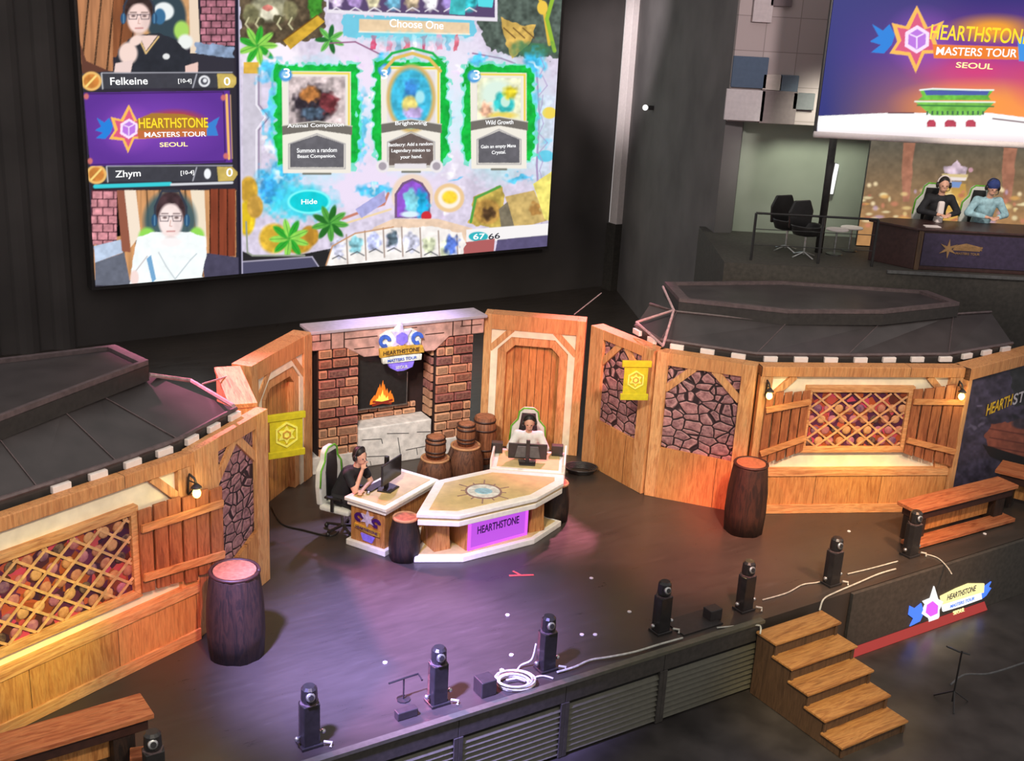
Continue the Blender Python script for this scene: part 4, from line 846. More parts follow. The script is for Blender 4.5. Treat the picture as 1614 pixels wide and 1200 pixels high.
# ------------------------------------------------------------------ cables
def cable(pts, r, label, name='white_cable', mat='cable', z=.012, wob=.02, cat='cable'):
    P = [fl(*p[:2], p[2] if len(p) > 2 else z) for p in pts]; o0 = P[0].copy(); Q = []
    for i in range(len(P)-1):
        for t_ in np.linspace(0, 1, 7)[:-1]:
            a = P[max(i-1, 0)]; b2 = P[i]; c = P[i+1]; d = P[min(i+2, len(P)-1)]
            Q.append(.5*((2*b2)+(c-a)*t_+(2*a-5*b2+4*c-d)*t_*t_+(3*b2-a-3*c+d)*t_**3))
    Q.append(P[-1]); o = MB().tube([tuple(q-o0) for q in Q], r, 6).build(name, mat, loc=tuple(map(float, o0)), smooth=True); return tag(o, label, cat)
cable([(878, 1060), (905, 1052), (930, 1041), (960, 1036), (1000, 1028), (1040, 1016), (1076, 1006)], .014, 'white cable lying along the stage edge between two light towers', z=.03)
cable([(845, 1015, .3), (838, 1040, .1), (820, 1050, .04), (811, 1066)], .012, 'white cable dropping from a light tower into the cable coil')
o0 = fl(811, 1086, .03); m = MB(); rg = random.Random(4)
for k in range(7): rr = .2+rg.uniform(-.03, .03); cx_, cy_ = rg.uniform(-.02, .02), rg.uniform(-.02, .02); m.tube([(cx_+rr*math.cos(a), cy_+rr*.8*math.sin(a), .012*k) for a in np.linspace(0, 2*math.pi, 20)], .013, 6)
m.tube([(-.1, 0, .04), (.02, .04, .05), (.12, .0, .04)], .013, 6)
tag(m.build('cable_coil', 'cable', loc=(o0[0], o0[1]+.12, .02), smooth=True), 'coil of white cable lying on the stage edge beside a light tower', 'cable')
cable([(833, 1078), (845, 1068), (858, 1066), (872, 1070)], .012, 'short white cable end between the coil and the light tower')
cable([(1130, 990), (1165, 987), (1194, 986), (1199, 990), (1198, 1000, -.05)], .012, 'white cable running along the stage edge to the left side of the steps')
a_, b2_ = fx(1199, 990), fx(1190, 1090)
def fcable(pts, label, off=-.12):
    P = [np.array([(lambda q: q[0])(fx(x, y)), off, fx(x, y)[1]]) for x, y in pts]; o0 = P[0].copy(); m = MB().tube([tuple(p-o0) for p in P], .011, 6)
    o = m.build('hanging_cable', 'cable', loc=FP_(o0[0], o0[1], o0[2]), rotz=EA, smooth=True); return tag(o, label, 'cable', 'cables hanging down the stage front')
fcable([(1198, 992), (1196, 1020), (1190, 1055), (1183, 1085), (1172, 1103), (1155, 1107)], 'left strand of the two white cables hanging beside the steps')
fcable([(1199, 992), (1201, 1025), (1197, 1055), (1190, 1080), (1184, 1100), (1165, 1106)], 'right strand of the two white cables hanging beside the steps', -.14)
cable([(1202, 946), (1240, 935), (1265, 922), (1290, 918), (1310, 909)], .01, 'thin cable on the stage between the two light towers behind the steps')
cable([(1292, 962), (1298, 945), (1315, 935), (1350, 920), (1385, 905), (1412, 897)], .012, 'white cable arching from the top step to the rightmost light tower', z=.02)
cable([(1336, 905), (1370, 897), (1415, 885)], .01, 'thin cable along the stage between the two right-hand light towers')
cable([(1460, 874), (1478, 880), (1492, 893), (1500, 905)], .01, 'thin cable curving over the stage edge above the glowing emblem')
# house-floor bits in the dark right corner
cable([(1498, 1080, -1), (1520, 1064, -1), (1560, 1062, -1), (1614, 1045, -1)], .015, 'thin grey cable on the house floor below the glowing emblem', z=-.98, mat='grey')
q = fl(1500, 1110, -1.0); o = thing('microphone_stand', (q[0], q[1], -1), .3, 'dark tripod stand on the house floor below the glowing emblem', 'stand')
MB().lathe([(.012, 0.04), (.012, .8)], 8).build('pole', 'blackg', o); MB().tube([(-.25, 0, .9), (-.05, 0, .8), (.15, .02, .72)], .012, 6).build('boom', 'blackg', o)
for k in range(3): MB().tube([(0, 0, .2), (.25*math.cos(k*2.09), .25*math.sin(k*2.09), .01)], .01, 6).build('leg', 'blackg', o)
q = fl(915, 745); m = MB()
for k in range(5): m.tube([((.2+.02*k)*math.cos(a), (.16+.015*k)*math.sin(a), .02+.02*k) for a in np.linspace(0, 2*math.pi, 16)], .016, 6)
tag(m.build('black_cable_coil', 'blackg', loc=(q[0], q[1], 0), smooth=True), 'coil of black cable on the floor right of the rear player desk', 'cable')
cable([(428, 800), (445, 826), (480, 836), (520, 845), (534, 838)], .014, 'dark cable on the floor trailing to the left gaming chair', 'dark_cable', 'blackg')
# red tape mark and confetti
q = fl(822, 908); m = MB().box((-.17, -.015, 0), (.17, .015, .004)).box((-.1, -.01, 0), (-.08, .16, .004)); M['redtape'] = plain('red_tape', (236, 90, 80), .5, emit=None)
m = MB().bar((-.17, -.02), (.17, .04), .035, 0, .004, plane='xy').bar((-.12, .12), (.0, .0), .03, .0, .005, plane='xy'); tag(m.build('tape_mark', 'redtape', loc=(q[0], q[1], .002)), 'red tape mark on the black floor in front of the purple lit panel', 'tape')
rg = random.Random(9); places = ['nearest the coiled cable', 'left of a close pair before a light tower', 'right of a close pair before a light tower', 'just left of a light tower', 'in the violet light pool', 'above the coiled cable', 'right of the red tape mark', 'in front of the rear log post', 'at the foot of the centre table', 'beside the right wooden bench']
for k, (x, y) in enumerate([(791, 1057), (917, 1001), (938, 1001), (992, 965), (607, 1045), (800, 970), (806, 1033), (1338, 838), (932, 912), (1552, 842)]):
    q = fl(x, y); tag(MB().lathe([(.03, 0), (.028, .01), (.015, .014)], 7).build('paper_scrap', 'foam', loc=(q[0], q[1], .001)), 'white paper scrap on the floor '+places[k], 'paper scrap', 'white scraps on the stage floor')
# ------------------------------------------------------------------ pictures shown on the screens (painted per vertex)
def vnoise(X, Y, sc, seed):
    x = X/sc; y = Y/sc; xi = np.floor(x).astype(int); yi = np.floor(y).astype(int); fx_ = x-xi; fy_ = y-yi
    def h(a, b): v = np.sin(a*127.1+b*311.7+seed*74.7)*43758.5453; return v-np.floor(v)
    fx_ = fx_*fx_*(3-2*fx_); fy_ = fy_*fy_*(3-2*fy_)
    return (h(xi, yi)*(1-fx_)+h(xi+1, yi)*fx_)*(1-fy_)+(h(xi, yi+1)*(1-fx_)+h(xi+1, yi+1)*fx_)*fy_
class Paint:
    def __init__(s, X, Y): s.X, s.Y = X, Y; s.I = np.zeros(X.shape+(3,)); s.N = vnoise(X, Y, 9, 1)*.6+vnoise(X, Y, 4, 2)*.4
    def put(s, m, c, nz=0):
        c = np.array(c, float); m = m[..., None]
        if nz: c = c*(1+nz*(s.N[..., None]-.5)*2)
        s.I = s.I*(1-m)+c*m
    def poly(s, pts, c, a=1., nz=0, rag=0.):
        X, Y = s.X, s.Y
        if rag: X = X+(vnoise(X, Y, 7, 5)-.5)*rag*2; Y = Y+(vnoise(X, Y, 7, 8)-.5)*rag*2
        ins = np.zeros(X.shape, bool); n = len(pts)
        for i in range(n):
            (x1, y1), (x2, y2) = pts[i], pts[(i+1) % n]
            if y1 == y2: continue
            ins ^= ((y1 > Y) != (y2 > Y)) & (X < (x2-x1)*(Y-y1)/(y2-y1)+x1)
        s.put(ins*a, c, nz)
    def rect(s, x0, y0, x1, y1, c, a=1., nz=0, rag=0., sh=0.): s.poly([(x0, y0), (x1, y0+sh), (x1, y1+sh), (x0, y1)], c, a, nz, rag)
    def ell(s, cx, cy, rx, ry, c, a=1., soft=.15, nz=0, rot=0, rag=0.):
        X = s.X-cx; Y = s.Y-cy
        if rag: X = X+(vnoise(s.X, s.Y, 6, 3)-.5)*rag*2; Y = Y+(vnoise(s.X, s.Y, 6, 4)-.5)*rag*2
        u = X*math.cos(rot)+Y*math.sin(rot); v = -X*math.sin(rot)+Y*math.cos(rot)
        s.put(np.clip((1-np.sqrt((u/rx)**2+(v/ry)**2))/soft, 0, 1)*a, c, nz)
    def line(s, pts, w, c, a=1.):
        for (x1, y1), (x2, y2) in zip(pts[:-1], pts[1:]):
            L = math.hypot(x2-x1, y2-y1)+1e-6; t_ = np.clip(((s.X-x1)*(x2-x1)+(s.Y-y1)*(y2-y1))/L/L, 0, 1)
            d = np.hypot(s.X-x1-t_*(x2-x1), s.Y-y1-t_*(y2-y1)); s.put(np.clip((w/2+.6-d), 0, 1)*a, c)
    def leaf(s, cx, cy, r, n, c1=(50, 170, 50), c2=(150, 220, 90), rot=0):
        for k in range(n):
            a = rot+k*2*math.pi/n; s.ell(cx+r*.5*math.cos(a), cy+r*.5*math.sin(a), r*.55, r*.2, c1 if k % 2 else c2, 1, .3, .1, a)
            s.line([(cx, cy), (cx+r*.95*math.cos(a), cy+r*.95*math.sin(a))], .8, (30, 110, 40), .6)
def picture(name, mat, par, a, b_, s0, s1, z0, z1, step, fn, off=-.012):
    """grid in the par's local xz plane; a,b_ = plan line of the picture plane (world), s from a"""
    a = np.array(a, float); b_ = np.array(b_, float); d = (b_-a)/np.linalg.norm(b_-a); n = np.array([-d[1], d[0]])
    S = np.linspace(s0, s1, int((s1-s0)/step)+2); Z = np.linspace(z0, z1, int((z1-z0)/step)+2); SS, ZZ = np.meshgrid(S, Z)
    P = np.stack([a[0]+d[0]*SS+n[0]*off, a[1]+d[1]*SS+n[1]*off, ZZ], -1); X, Y = pj(P); gx = np.gradient(X, axis=1); gy = np.gradient(Y, axis=0); I = 0
    for ax, ay in ((-.3, -.15), (.15, -.35), (.3, .2), (-.15, .35)):
        p = Paint(X+gx*ax*1.2, Y+gy*ay*1.2); fn(p); I = I+lin(np.clip(p.I, 0, 255))/4; ny, nx = SS.shape
    V = np.stack([SS, np.full_like(SS, off), ZZ], -1).reshape(-1, 3); idx = np.arange(nx*ny).reshape(ny, nx)
    F = np.stack([idx[:-1, :-1], idx[:-1, 1:], idx[1:, 1:], idx[1:, :-1]], -1).reshape(-1, 4)
    me = bpy.data.meshes.new(name); me.vertices.add(len(V)); me.vertices.foreach_set('co', V.ravel()); me.loops.add(F.size); me.loops.foreach_set('vertex_index', F.ravel())
    me.polygons.add(len(F)); me.polygons.foreach_set('loop_start', np.arange(0, F.size, 4)); me.update(calc_edges=True)
    at = me.color_attributes.new('col', 'FLOAT_COLOR', 'POINT'); at.data.foreach_set('color', np.concatenate([I.reshape(-1, 3), np.ones((nx*ny, 1))], 1).ravel())
    me.materials.append(M[mat]); o = bpy.data.objects.new(name, me); col.objects.link(o); o.parent = par; return o
def emblem_paint(p, cx, cy, k):
    """tournament emblem: bird, six-pointed star with gem; k = scale (1 = 44 px tall star half-height)"""
    q = lambda L: [(cx+x*k, cy+y*k) for x, y in L]
    p.poly(q([(-82, -28), (-62, -16), (-50, -28), (-40, -8), (-46, 10), (-60, 26), (-84, 24), (-66, 10), (-86, 4), (-70, -6)]), (40, 130, 220))
    p.poly(q([(0, -62), (20, -22), (50, -34), (34, 0), (44, 26), (14, 26), (-2, 62), (-16, 30), (-50, 26), (-36, 4), (-46, -30), (-20, -24)]), (250, 190, 90))
    p.poly(q([(1, -50), (14, -18), (38, -26), (26, 0), (34, 20), (10, 20), (-1, 48), (-12, 24), (-40, 20), (-28, 2), (-36, -22), (-14, -18)]), (220, 90, 130))
    p.poly(q([(1, -26), (23, -12), (22, 12), (0, 26), (-22, 13), (-21, -13)]), (250, 225, 255)); p.poly(q([(1, -19), (17, -9), (16, 9), (0, 19), (-16, 9), (-15, -9)]), (190, 120, 225))
    p.line(q([(0, 16), (0, -4), (12, -10)]), 2*k, (255, 240, 255)); p.line(q([(0, -4), (-12, -9)]), 2*k, (255, 240, 255))
def brickbg(p, x0, y0, x1, y1, c=(150, 100, 104), bw=16, bh=11, mort=(50, 30, 38)):
    m = (p.X > x0) & (p.X < x1) & (p.Y > y0) & (p.Y < y1); j = np.floor((p.Y-y0)/bh); u = (p.X-x0)/bw+.5*(j % 2)
    e = ((p.Y-y0) % bh < 1.8) | ((u % 1) < .12); p.put((m & ~e)*1., c, .3); p.put((m & e)*1., mort)
def stripes(p, x0, y0, x1, y1, c, n, dk=.75, lean=0.):
    m = (p.X > x0) & (p.X < x1) & (p.Y > y0) & (p.Y < y1); u = (p.X-x0+lean*(p.Y-y0))/(x1-x0)*n
    v = 1-(1-dk)*((u % 1) < .15)-(.18*vnoise(p.X*3, p.Y*.3, 9, 3)); p.I = np.where(m[..., None], np.array(c, float)*v[..., None], p.I)
def face(p, x, y, rx, ry, skin=(244, 214, 206), hair=(60, 44, 42)):
    p.ell(x, y-ry*.3, rx*1.12, ry*.95, hair, nz=.2); p.ell(x, y+ry*.1, rx*.92, ry*.84, skin, 1, .2, .03); p.ell(x-rx*.3, y+ry*.1, rx*.6, ry*.7, tuple(min(255, k+10) for k in skin), .7, .7)
    p.poly([(x-rx*.95, y-ry*.25), (x-rx*.5, y-ry*.62), (x+rx*.3, y-ry*.68), (x+rx*.95, y-ry*.3), (x+rx*.8, y-ry*.8), (x, y-ry*1.15), (x-rx*.8, y-ry*.8)], hair, .95, .3, 1.5)
    p.ell(x+rx*.5, y+ry*.3, rx*.4, ry*.5, tuple(k*.9 for k in skin), .5, .8); p.ell(x, y+ry*.93, rx*.5, ry*.2, tuple(k*.86 for k in skin), .7, .6)
    for s in (-1, 1):
        p.ell(x+s*rx*.4, y-ry*.02, rx*.2, ry*.07, (90, 70, 70), .8, .5); p.line([(x+s*rx*.18, y-ry*.2), (x+s*rx*.62, y-ry*.2)], 1.6, hair, .7)
        p.line([(x+s*rx*.1, y-ry*.1), (x+s*rx*.75, y-ry*.1), (x+s*rx*.7, y+ry*.13), (x+s*rx*.18, y+ry*.13), (x+s*rx*.1, y-ry*.1)], 1.1, (70, 60, 70), .75)
    p.line([(x-rx*.1, y-ry*.08), (x+rx*.1, y-ry*.08)], 1.2, (70, 60, 70)); p.line([(x, y+ry*.1), (x-rx*.06, y+ry*.34), (x+rx*.08, y+ry*.36)], 1.1, (206, 164, 154)); p.line([(x-rx*.26, y+ry*.58), (x+rx*.28, y+ry*.57)], 1.8, (186, 110, 108), .8)
    p.line([(x-rx*1.08, y+ry*.1), (x-rx*1.08, y-ry*.5), (x-rx*.6, y-ry*1.18), (x+rx*.6, y-ry*1.18), (x+rx*1.08, y-ry*.5), (x+rx*1.08, y+ry*.1)], 3, (54, 60, 74))
    for s in (-1, 1): p.ell(x+s*rx*1.12, y+ry*.1, rx*.22, ry*.3, (46, 84, 120)); p.line([(x+s*rx*1.1, y-ry*.1), (x+s*rx*1.1, y+ry*.3)], 1.5, (120, 170, 200), .7)
def main_picture(p):
    p.rect(0, -400, 1000, 600, (216, 206, 226), nz=.1)
    # game board base
    for k, (x, y, rx, ry, c) in enumerate([(560, 150, 90, 120, (240, 226, 246)), (580, 290, 160, 60, (236, 222, 244)), (720, 160, 60, 140, (236, 230, 246)), (850, 200, 40, 120, (214, 220, 236)), (430, 90, 60, 40, (250, 240, 250))]): p.ell(x, y, rx, ry, c, 1, .5, rag=8)
    p.rect(383, 110, 412, 284, (206, 200, 214), nz=.05); p.line([(408, 120), (408, 165), (424, 185), (408, 205), (408, 280)], 2, (150, 130, 160)); p.line([(404, 120), (404, 165), (418, 185), (404, 205), (404, 280)], 2, (245, 240, 250))
    p.rect(842, 150, 870, 300, (206, 216, 232), nz=.15, rag=6); p.line([(845, 100), (850, 180), (846, 260), (850, 330)], 3, (170, 150, 190)); p.ell(866, 178, 12, 10, (240, 214, 90)); p.ell(860, 246, 14, 10, (80, 200, 230), .8)
    # top left creature, plank and plants (plain painted board decoration)
    p.poly([(372, -60), (520, -60), (510, 60), (450, 72), (380, 60)], (92, 78, 60), nz=.4, rag=5)
    for (x, y, rx, ry, c) in [(425, 12, 34, 26, (150, 146, 120)), (395, 22, 14, 18, (120, 116, 84)), (458, 16, 14, 18, (130, 124, 90)), (425, 20, 17, 13, (220, 214, 190)), (422, 12, 8, 6, (200, 120, 110)), (440, 30, 10, 8, (90, 84, 60)), (410, 34, 9, 7, (80, 74, 54))]: p.ell(x, y, rx, ry, c, 1, .25, .3, rag=2)
    for x in (392, 408, 442, 460): p.line([(x, 28), (x-5, 38), (x+1, 46)], 2.5, (196, 190, 150))
    p.ell(497, 8, 12, 30, (70, 150, 50), 1, .3, .3, rag=4); p.poly([(446, 64), (500, 24), (512, 34), (458, 78)], (206, 164, 56), nz=.15); p.line([(446, 64), (500, 24)], 1.5, (120, 80, 30))
    p.leaf(406, 72, 32, 9); p.rect(384, 98, 408, 116, (222, 178, 70), nz=.1); p.leaf(520, 62, 24, 7, (40, 110, 50), (110, 190, 90), .4)
    # top right
    p.poly([(786, -60), (900, -60), (900, 88), (840, 96), (770, 80), (752, 40)], (84, 96, 88), nz=.35, rag=6)
    p.poly([(789, 26), (820, 40), (846, 38), (836, 70), (806, 92), (796, 60)], (208, 172, 90), nz=.2, rag=2)
    for x in (800, 815, 830): p.line([(x-6, 44), (x+12, 60)], 1.5, (100, 70, 40))
    p.line([(845, -20), (858, 20), (866, 70)], 5, (226, 190, 70)); p.line([(876, -20), (862, 30), (874, 80)], 6, (150, 190, 60)); p.ell(855, 12, 9, 12, (240, 200, 80)); p.ell(838, 78, 40, 16, (70, 130, 90), .8, .5, rag=6)
    # upper hand window
    p.rect(540, 24, 748, 60, (90, 200, 226), .8, rag=5); p.poly([(513, -60), (784, -60), (784, 34), (515, 20)], (235, 228, 238)); p.poly([(518, -60), (780, -60), (780, 28), (518, 15)], (92, 74, 112))
    for k in range(8):
        x = 530+k*30; p.ell(x, -6+k*.8, 14, 22, [(220, 200, 230), (180, 150, 210), (230, 220, 180), (120, 190, 220), (200, 180, 150), (240, 235, 240), (150, 130, 190), (60, 190, 200)][k], 1, .3, .4, rag=3)
        p.line([(x-10, 18), (x, 12), (x+11, 18)], 1.5, (240, 236, 240))
    p.poly([(715, -40), (735, -40), (733, 24), (708, 22)], (70, 186, 190), nz=.2); p.poly([(752, -4), (778, -2), (776, 12), (754, 10)], (90, 220, 230))
    p.poly([(566, 30), (740, 36), (740, 54), (566, 50)], (236, 208, 170), nz=.06); p.line([(566, 50), (740, 54)], 2, (250, 240, 220))
    for k in range(11): p.rect(585+k*13, 56, 593+k*13, 80, [(214, 60, 100), (250, 220, 236), (240, 150, 180), (130, 190, 220), (226, 90, 110), (250, 240, 250)][k % 6], .8, .2, 3)
    p.ell(650, 60, 105, 12, (130, 226, 240), .6, .6, rag=5); p.line([(520, 68), (560, 66), (600, 86)], 2, (150, 90, 130)); p.line([(745, 84), (790, 92), (812, 100)], 2, (150, 110, 150))
    # glows and the three cards
    for (x, y, rx, ry) in [(428, 110, 22, 20), (430, 180, 14, 70), (430, 290, 40, 34), (455, 262, 30, 26), (568, 200, 10, 70), (604, 96, 14, 12), (752, 96, 18, 14), (840, 100, 20, 26), (836, 180, 14, 60), (590, 300, 36, 12), (815, 282, 24, 8)]: p.ell(x, y, rx, ry, (60, 190, 240), .85, .5, .25, rag=8)
    for (x, y, r_, c) in [(500, 190, 86, (150, 236, 246)), (650, 180, 80, (190, 240, 250)), (786, 190, 76, (170, 238, 240))]: p.ell(x, y, r_, 112, c, .75, .45, .06, rag=7)
    for k in range(46):
        rx_ = random.Random(k*7+1); x, y = rx_.choice([rx_.uniform(412, 440), rx_.uniform(558, 592), rx_.uniform(700, 738), rx_.uniform(836, 862), rx_.uniform(430, 850)]), rx_.uniform(86, 345)
        p.ell(x, y, rx_.uniform(5, 16), rx_.uniform(3, 9), rx_.choice([(255, 255, 255), (255, 250, 255), (120, 214, 246), (236, 214, 246), (90, 190, 240), (250, 236, 250)]), .75, .7, .1, rx_.uniform(0, 3), 5)
    for k in range(9): p.line([(852+4*math.sin(k), 90+k*30), (858+5*math.sin(k*2), 105+k*30), (850, 120+k*30)], 1.3, (170, 150, 196), .7)
    def card(x0, x1, y0, y1, art, txtc=(104, 102, 108), dx=2):
        gcol = (24, 184, 66); p.poly([(x0-17, y0-13), (x1+15, y0-11), (x1+17, y1-24), (x1+6, y1-8), (x0-8, y1-10), (x0-17, y1-34)], (90, 226, 190), .7, nz=.1, rag=7); p.poly([(x0-14, y0-10), (x1+12, y0-8), (x1+14, y1-28), (x1+6, y1-14), (x0-8, y1-16), (x0-14, y1-40)], gcol, nz=.18, rag=5)
        p.poly([(x0-4, y0), (x1+2, y0+1), (x1+2, y1), (x0-2, y1)], (240, 234, 222)); p.line([(x0-1, y0+3), (x1-1, y0+4), (x1-1, y1-64)], 3, (240, 214, 90))
        w = x1-x0; p.rect(x0+6, y0+8, x1-6, y1-72, (230, 222, 224)); art(p, (x0+x1)/2, (y0+y1-64)/2, w/2-7, (y1-y0-82)/2)
        p.poly([(x0-3, y1-75), (x0+w*.5, y1-82), (x1+4, y1-74), (x1+4, y1-60), (x0+w*.5, y1-68), (x0-3, y1-60)], (116, 110, 104)); p.line([(x0-3, y1-75), (x0+w*.5, y1-82), (x1+4, y1-74)], 1.2, (225, 220, 210))
        p.poly([(x0+9, y1-46), (x0+w*.5, y1-60), (x1-9, y1-46), (x1-9, y1-9), (x0+9, y1-9)], txtc, nz=.1); p.line([(x0+7, y1-46), (x0+w*.5, y1-62), (x1-7, y1-46), (x1-7, y1-7), (x0+7, y1-7), (x0+7, y1-46)], 1.4, (170, 166, 168))
        p.ell(x0+2, y0+6, 12, 12, (70, 150, 220), 1, .3); p.ell(x0+2, y0+6, 8, 8, (150, 206, 240), 1, .4); p.line([(x0+30, y1+1), (x1-30, y1+1)], 3, (120, 120, 110))
    def art1(p, x, y, a, b): p.rect(x-a, y-b, x+a, y+b, (214, 196, 196), 1, .3); p.ell(x-6, y+6, a*.8, b*.9, (52, 44, 52), 1, .3, .6, rag=5); p.ell(x-10, y-12, a*.45, b*.35, (200, 130, 70), 1, .4, .4, rag=3); p.ell(x+18, y+2, a*.4, b*.5, (130, 60, 66), 1, .3, .4, rag=4); p.ell(x-8, y+18, a*.5, b*.35, (80, 100, 120), .9, .4, .6, rag=4)
    def art2(p, x, y, a, b): p.ell(x, y, a*1.1, b*1.35, (214, 180, 110), 1, .1); p.ell(x, y, a*.95, b*1.2, (70, 190, 226), 1, .15, .2); p.ell(x, y-14, a*.4, b*.5, (60, 120, 200), .8, .5, .3, rag=4); p.ell(x-2, y+10, a*.4, b*.4, (226, 210, 120), 1, .3, .2); p.ell(x+4, y+24, a*.5, b*.3, (190, 170, 220), 1, .4, .3, rag=3); p.ell(x+14, y-2, a*.25, b*.3, (170, 230, 240), 1, .4)
    def art3(p, x, y, a, b): p.rect(x-a, y-b, x+a, y+b, (236, 236, 200), 1, .15); p.ell(x-4, y-8, a*.9, b*.9, (220, 240, 226), 1, .4); p.ell(x+8, y+4, a*.5, b*.6, (60, 190, 190), 1, .3, .2, rag=3); p.ell(x+10, y+2, a*.25, b*.3, (200, 236, 220), 1, .3); p.ell(x+18, y-12, a*.4, b*.35, (216, 200, 50), 1, .4, .3, rag=3); p.ell(x-20, y+14, a*.4, b*.4, (230, 180, 150), 1, .5, .4, rag=4); p.ell(x+6, y+24, a*.8, b*.2, (240, 210, 80), .8, .5)
    card(448, 551, 112, 273, art1); card(604, 692, 104, 270, art2, (110, 96, 92)); card(745, 828, 114, 266, art3)
    p.line([(606, 110), (622, 92), (650, 84), (676, 92), (694, 112)], 5, (226, 190, 100)); p.line([(598, 104), (618, 84), (650, 76), (682, 84), (702, 104)], 4, (40, 180, 80))
    for x in (603, 688): p.ell(x, 262, 11, 11, (236, 230, 232), 1, .15); p.ell(x, 262, 7, 7, (170, 160, 170), 1, .2)
    p.rect(622, 258, 672, 266, (230, 224, 228))
    # lower area
    p.ell(470, 318, 75, 34, (70, 214, 236), .95, .5, .12, rag=9); p.ell(424, 300, 22, 26, (60, 160, 230), .8, .5, .3, rag=8); p.ell(487, 318, 36, 20, (130, 250, 250), 1, .1); p.ell(487, 318, 32, 17, (20, 206, 216), 1, .1, .05)
    p.line([(540, 345), (580, 330), (605, 322), (612, 305)], 4, (200, 130, 110)); p.line([(545, 352), (590, 338), (616, 330)], 3, (240, 214, 170)); p.poly([(560, 330), (606, 300), (608, 318), (570, 344)], (170, 170, 220), nz=.1)
    p.ell(650, 308, 35, 36, (238, 214, 196), 1, .12); p.poly([(622, 344), (622, 306), (634, 288), (650, 281), (666, 288), (678, 306), (678, 344)], (120, 90, 130)); p.poly([(626, 342), (626, 306), (637, 291), (650, 285), (663, 291), (674, 306), (674, 342)], (150, 90, 210), nz=.15)
    p.ell(664, 320, 14, 26, (40, 180, 230), 1, .4, .3, rag=4); p.ell(648, 318, 12, 24, (140, 220, 236), 1, .3, .25, rag=4); p.ell(646, 338, 18, 6, (220, 240, 250), 1, .4); p.ell(672, 341, 9, 9, (206, 50, 60), 1, .2)
    p.ell(708, 312, 25, 24, (236, 200, 150), 1, .1); p.ell(708, 312, 19, 18, (250, 240, 226), 1, .15); p.ell(709, 311, 14, 12, (244, 206, 60), 1, .3, .15)
    p.poly([(590, 358), (620, 345), (690, 345), (745, 360), (740, 385), (560, 390)], (236, 206, 180), nz=.08)
    p.poly([(738, 352), (746, 310), (790, 292), (800, 350), (780, 362)], (196, 170, 84), nz=.25, rag=3); p.ell(768, 334, 24, 22, (176, 136, 70), 1, .2, .3); p.ell(770, 336, 12, 12, (96, 70, 46), 1, .4, .3, rag=4); p.line([(742, 350), (750, 312), (788, 294)], 4, (90, 160, 70))
    p.poly([(796, 310), (842, 300), (862, 348), (812, 362)], (206, 176, 110), nz=.15); p.poly([(786, 330), (800, 318), (812, 362), (790, 360)], (130, 120, 100), nz=.2); p.ell(842, 330, 12, 12, (170, 110, 50), .6, .4, .4, rag=4); p.poly([(840, 290), (870, 270), (868, 350), (858, 345)], (240, 226, 120), nz=.15)
    p.poly([(735, 362), (868, 352), (866, 372), (735, 384)], (244, 240, 240)); p.ell(754, 373, 16, 8, (50, 180, 190), 1, .1)
    p.poly([(700, 386), (780, 376), (778, 400), (700, 405)], (176, 96, 96)); p.poly([(784, 378), (868, 370), (866, 392), (780, 399)], (92, 84, 120), nz=.1)
    for (x, y, rx, ry, c) in [(392, 300, 16, 24, (214, 168, 60)), (388, 344, 16, 30, (236, 200, 40)), (402, 326, 14, 20, (206, 160, 70)), (432, 376, 26, 26, (222, 180, 60)), (470, 382, 26, 20, (206, 158, 50)), (488, 372, 16, 18, (190, 140, 50))]: p.ell(x, y, rx, ry, c, 1, .2, .2); p.ell(x, y, rx*.5, ry*.8, tuple(k*.9 for k in c), .6, .3)
    p.leaf(456, 376, 32, 9, rot=.3); p.leaf(520, 352, 30, 9, (40, 110, 40), (90, 170, 70), .1)
    p.poly([(380, 395), (396, 402), (470, 402), (560, 384), (700, 380), (700, 440), (376, 440)], (40, 38, 40)); p.line([(388, 350), (390, 398), (398, 403), (480, 403)], 2.5, (150, 156, 140)); p.poly([(378, 414), (492, 406), (502, 420), (376, 434)], (80, 78, 104)); p.line([(378, 413), (492, 405), (502, 420)], 1.6, (190, 184, 206))
    # fanned hand of cards
    p.poly([(514, 420), (524, 388), (560, 368), (620, 358), (690, 358), (728, 368), (734, 384), (728, 404), (600, 420)], (246, 240, 236), nz=.08, rag=2)
    rg2 = random.Random(8)
    for k in range(7):
        x = 532+k*29; y = 392-math.sin(k/6*math.pi)*12; p.ell(x, y, 13, 17, rg2.choice([(220, 226, 190), (200, 200, 220), (150, 214, 226), (190, 196, 236), (206, 226, 236)]), 1, .3, .5, rag=4); p.line([(x+14, y-22), (x+16, y+24)], 2, (170, 150, 140)); p.line([(x-8, y+16), (x+2, y+11), (x+13, y+17)], 1.5, (90, 90, 96))
        if k == 3: p.ell(x, y-4, 9, 15, (60, 80, 90), .8, .4, .6, rag=4)
        if k == 6: p.ell(x+6, y-4, 13, 18, (70, 100, 190), .9, .4, .5, rag=5)
    p.line([(514, 418), (524, 388), (560, 368), (620, 358)], 2, (200, 150, 110))
    # ---- left column
    p.poly([(100, -400), (372, -400), (379, 470), (140, 470)], (48, 44, 54))
    stripes(p, 118, -200, 178, 112, (196, 134, 92), 3, .5, .1); stripes(p, 178, -200, 215, 90, (150, 90, 56), 2, .6, .1); p.poly([(214, -200), (300, -200), (300, 60), (214, 60)], (212, 160, 110), nz=.1); p.poly([(296, -80), (308, -80), (316, 84), (300, 84)], (236, 214, 190))
    brickbg(p, 316, -100, 370, 72, (170, 110, 124)); p.poly([(308, 66), (368, 74), (368, 92), (308, 84)], (140, 160, 190), nz=.25, rag=2); p.poly([(296, 84), (368, 92), (370, 116), (296, 116)], (52, 50, 60)); p.poly([(124, 60), (136, 96), (172, 112), (130, 116)], (100, 62, 50))
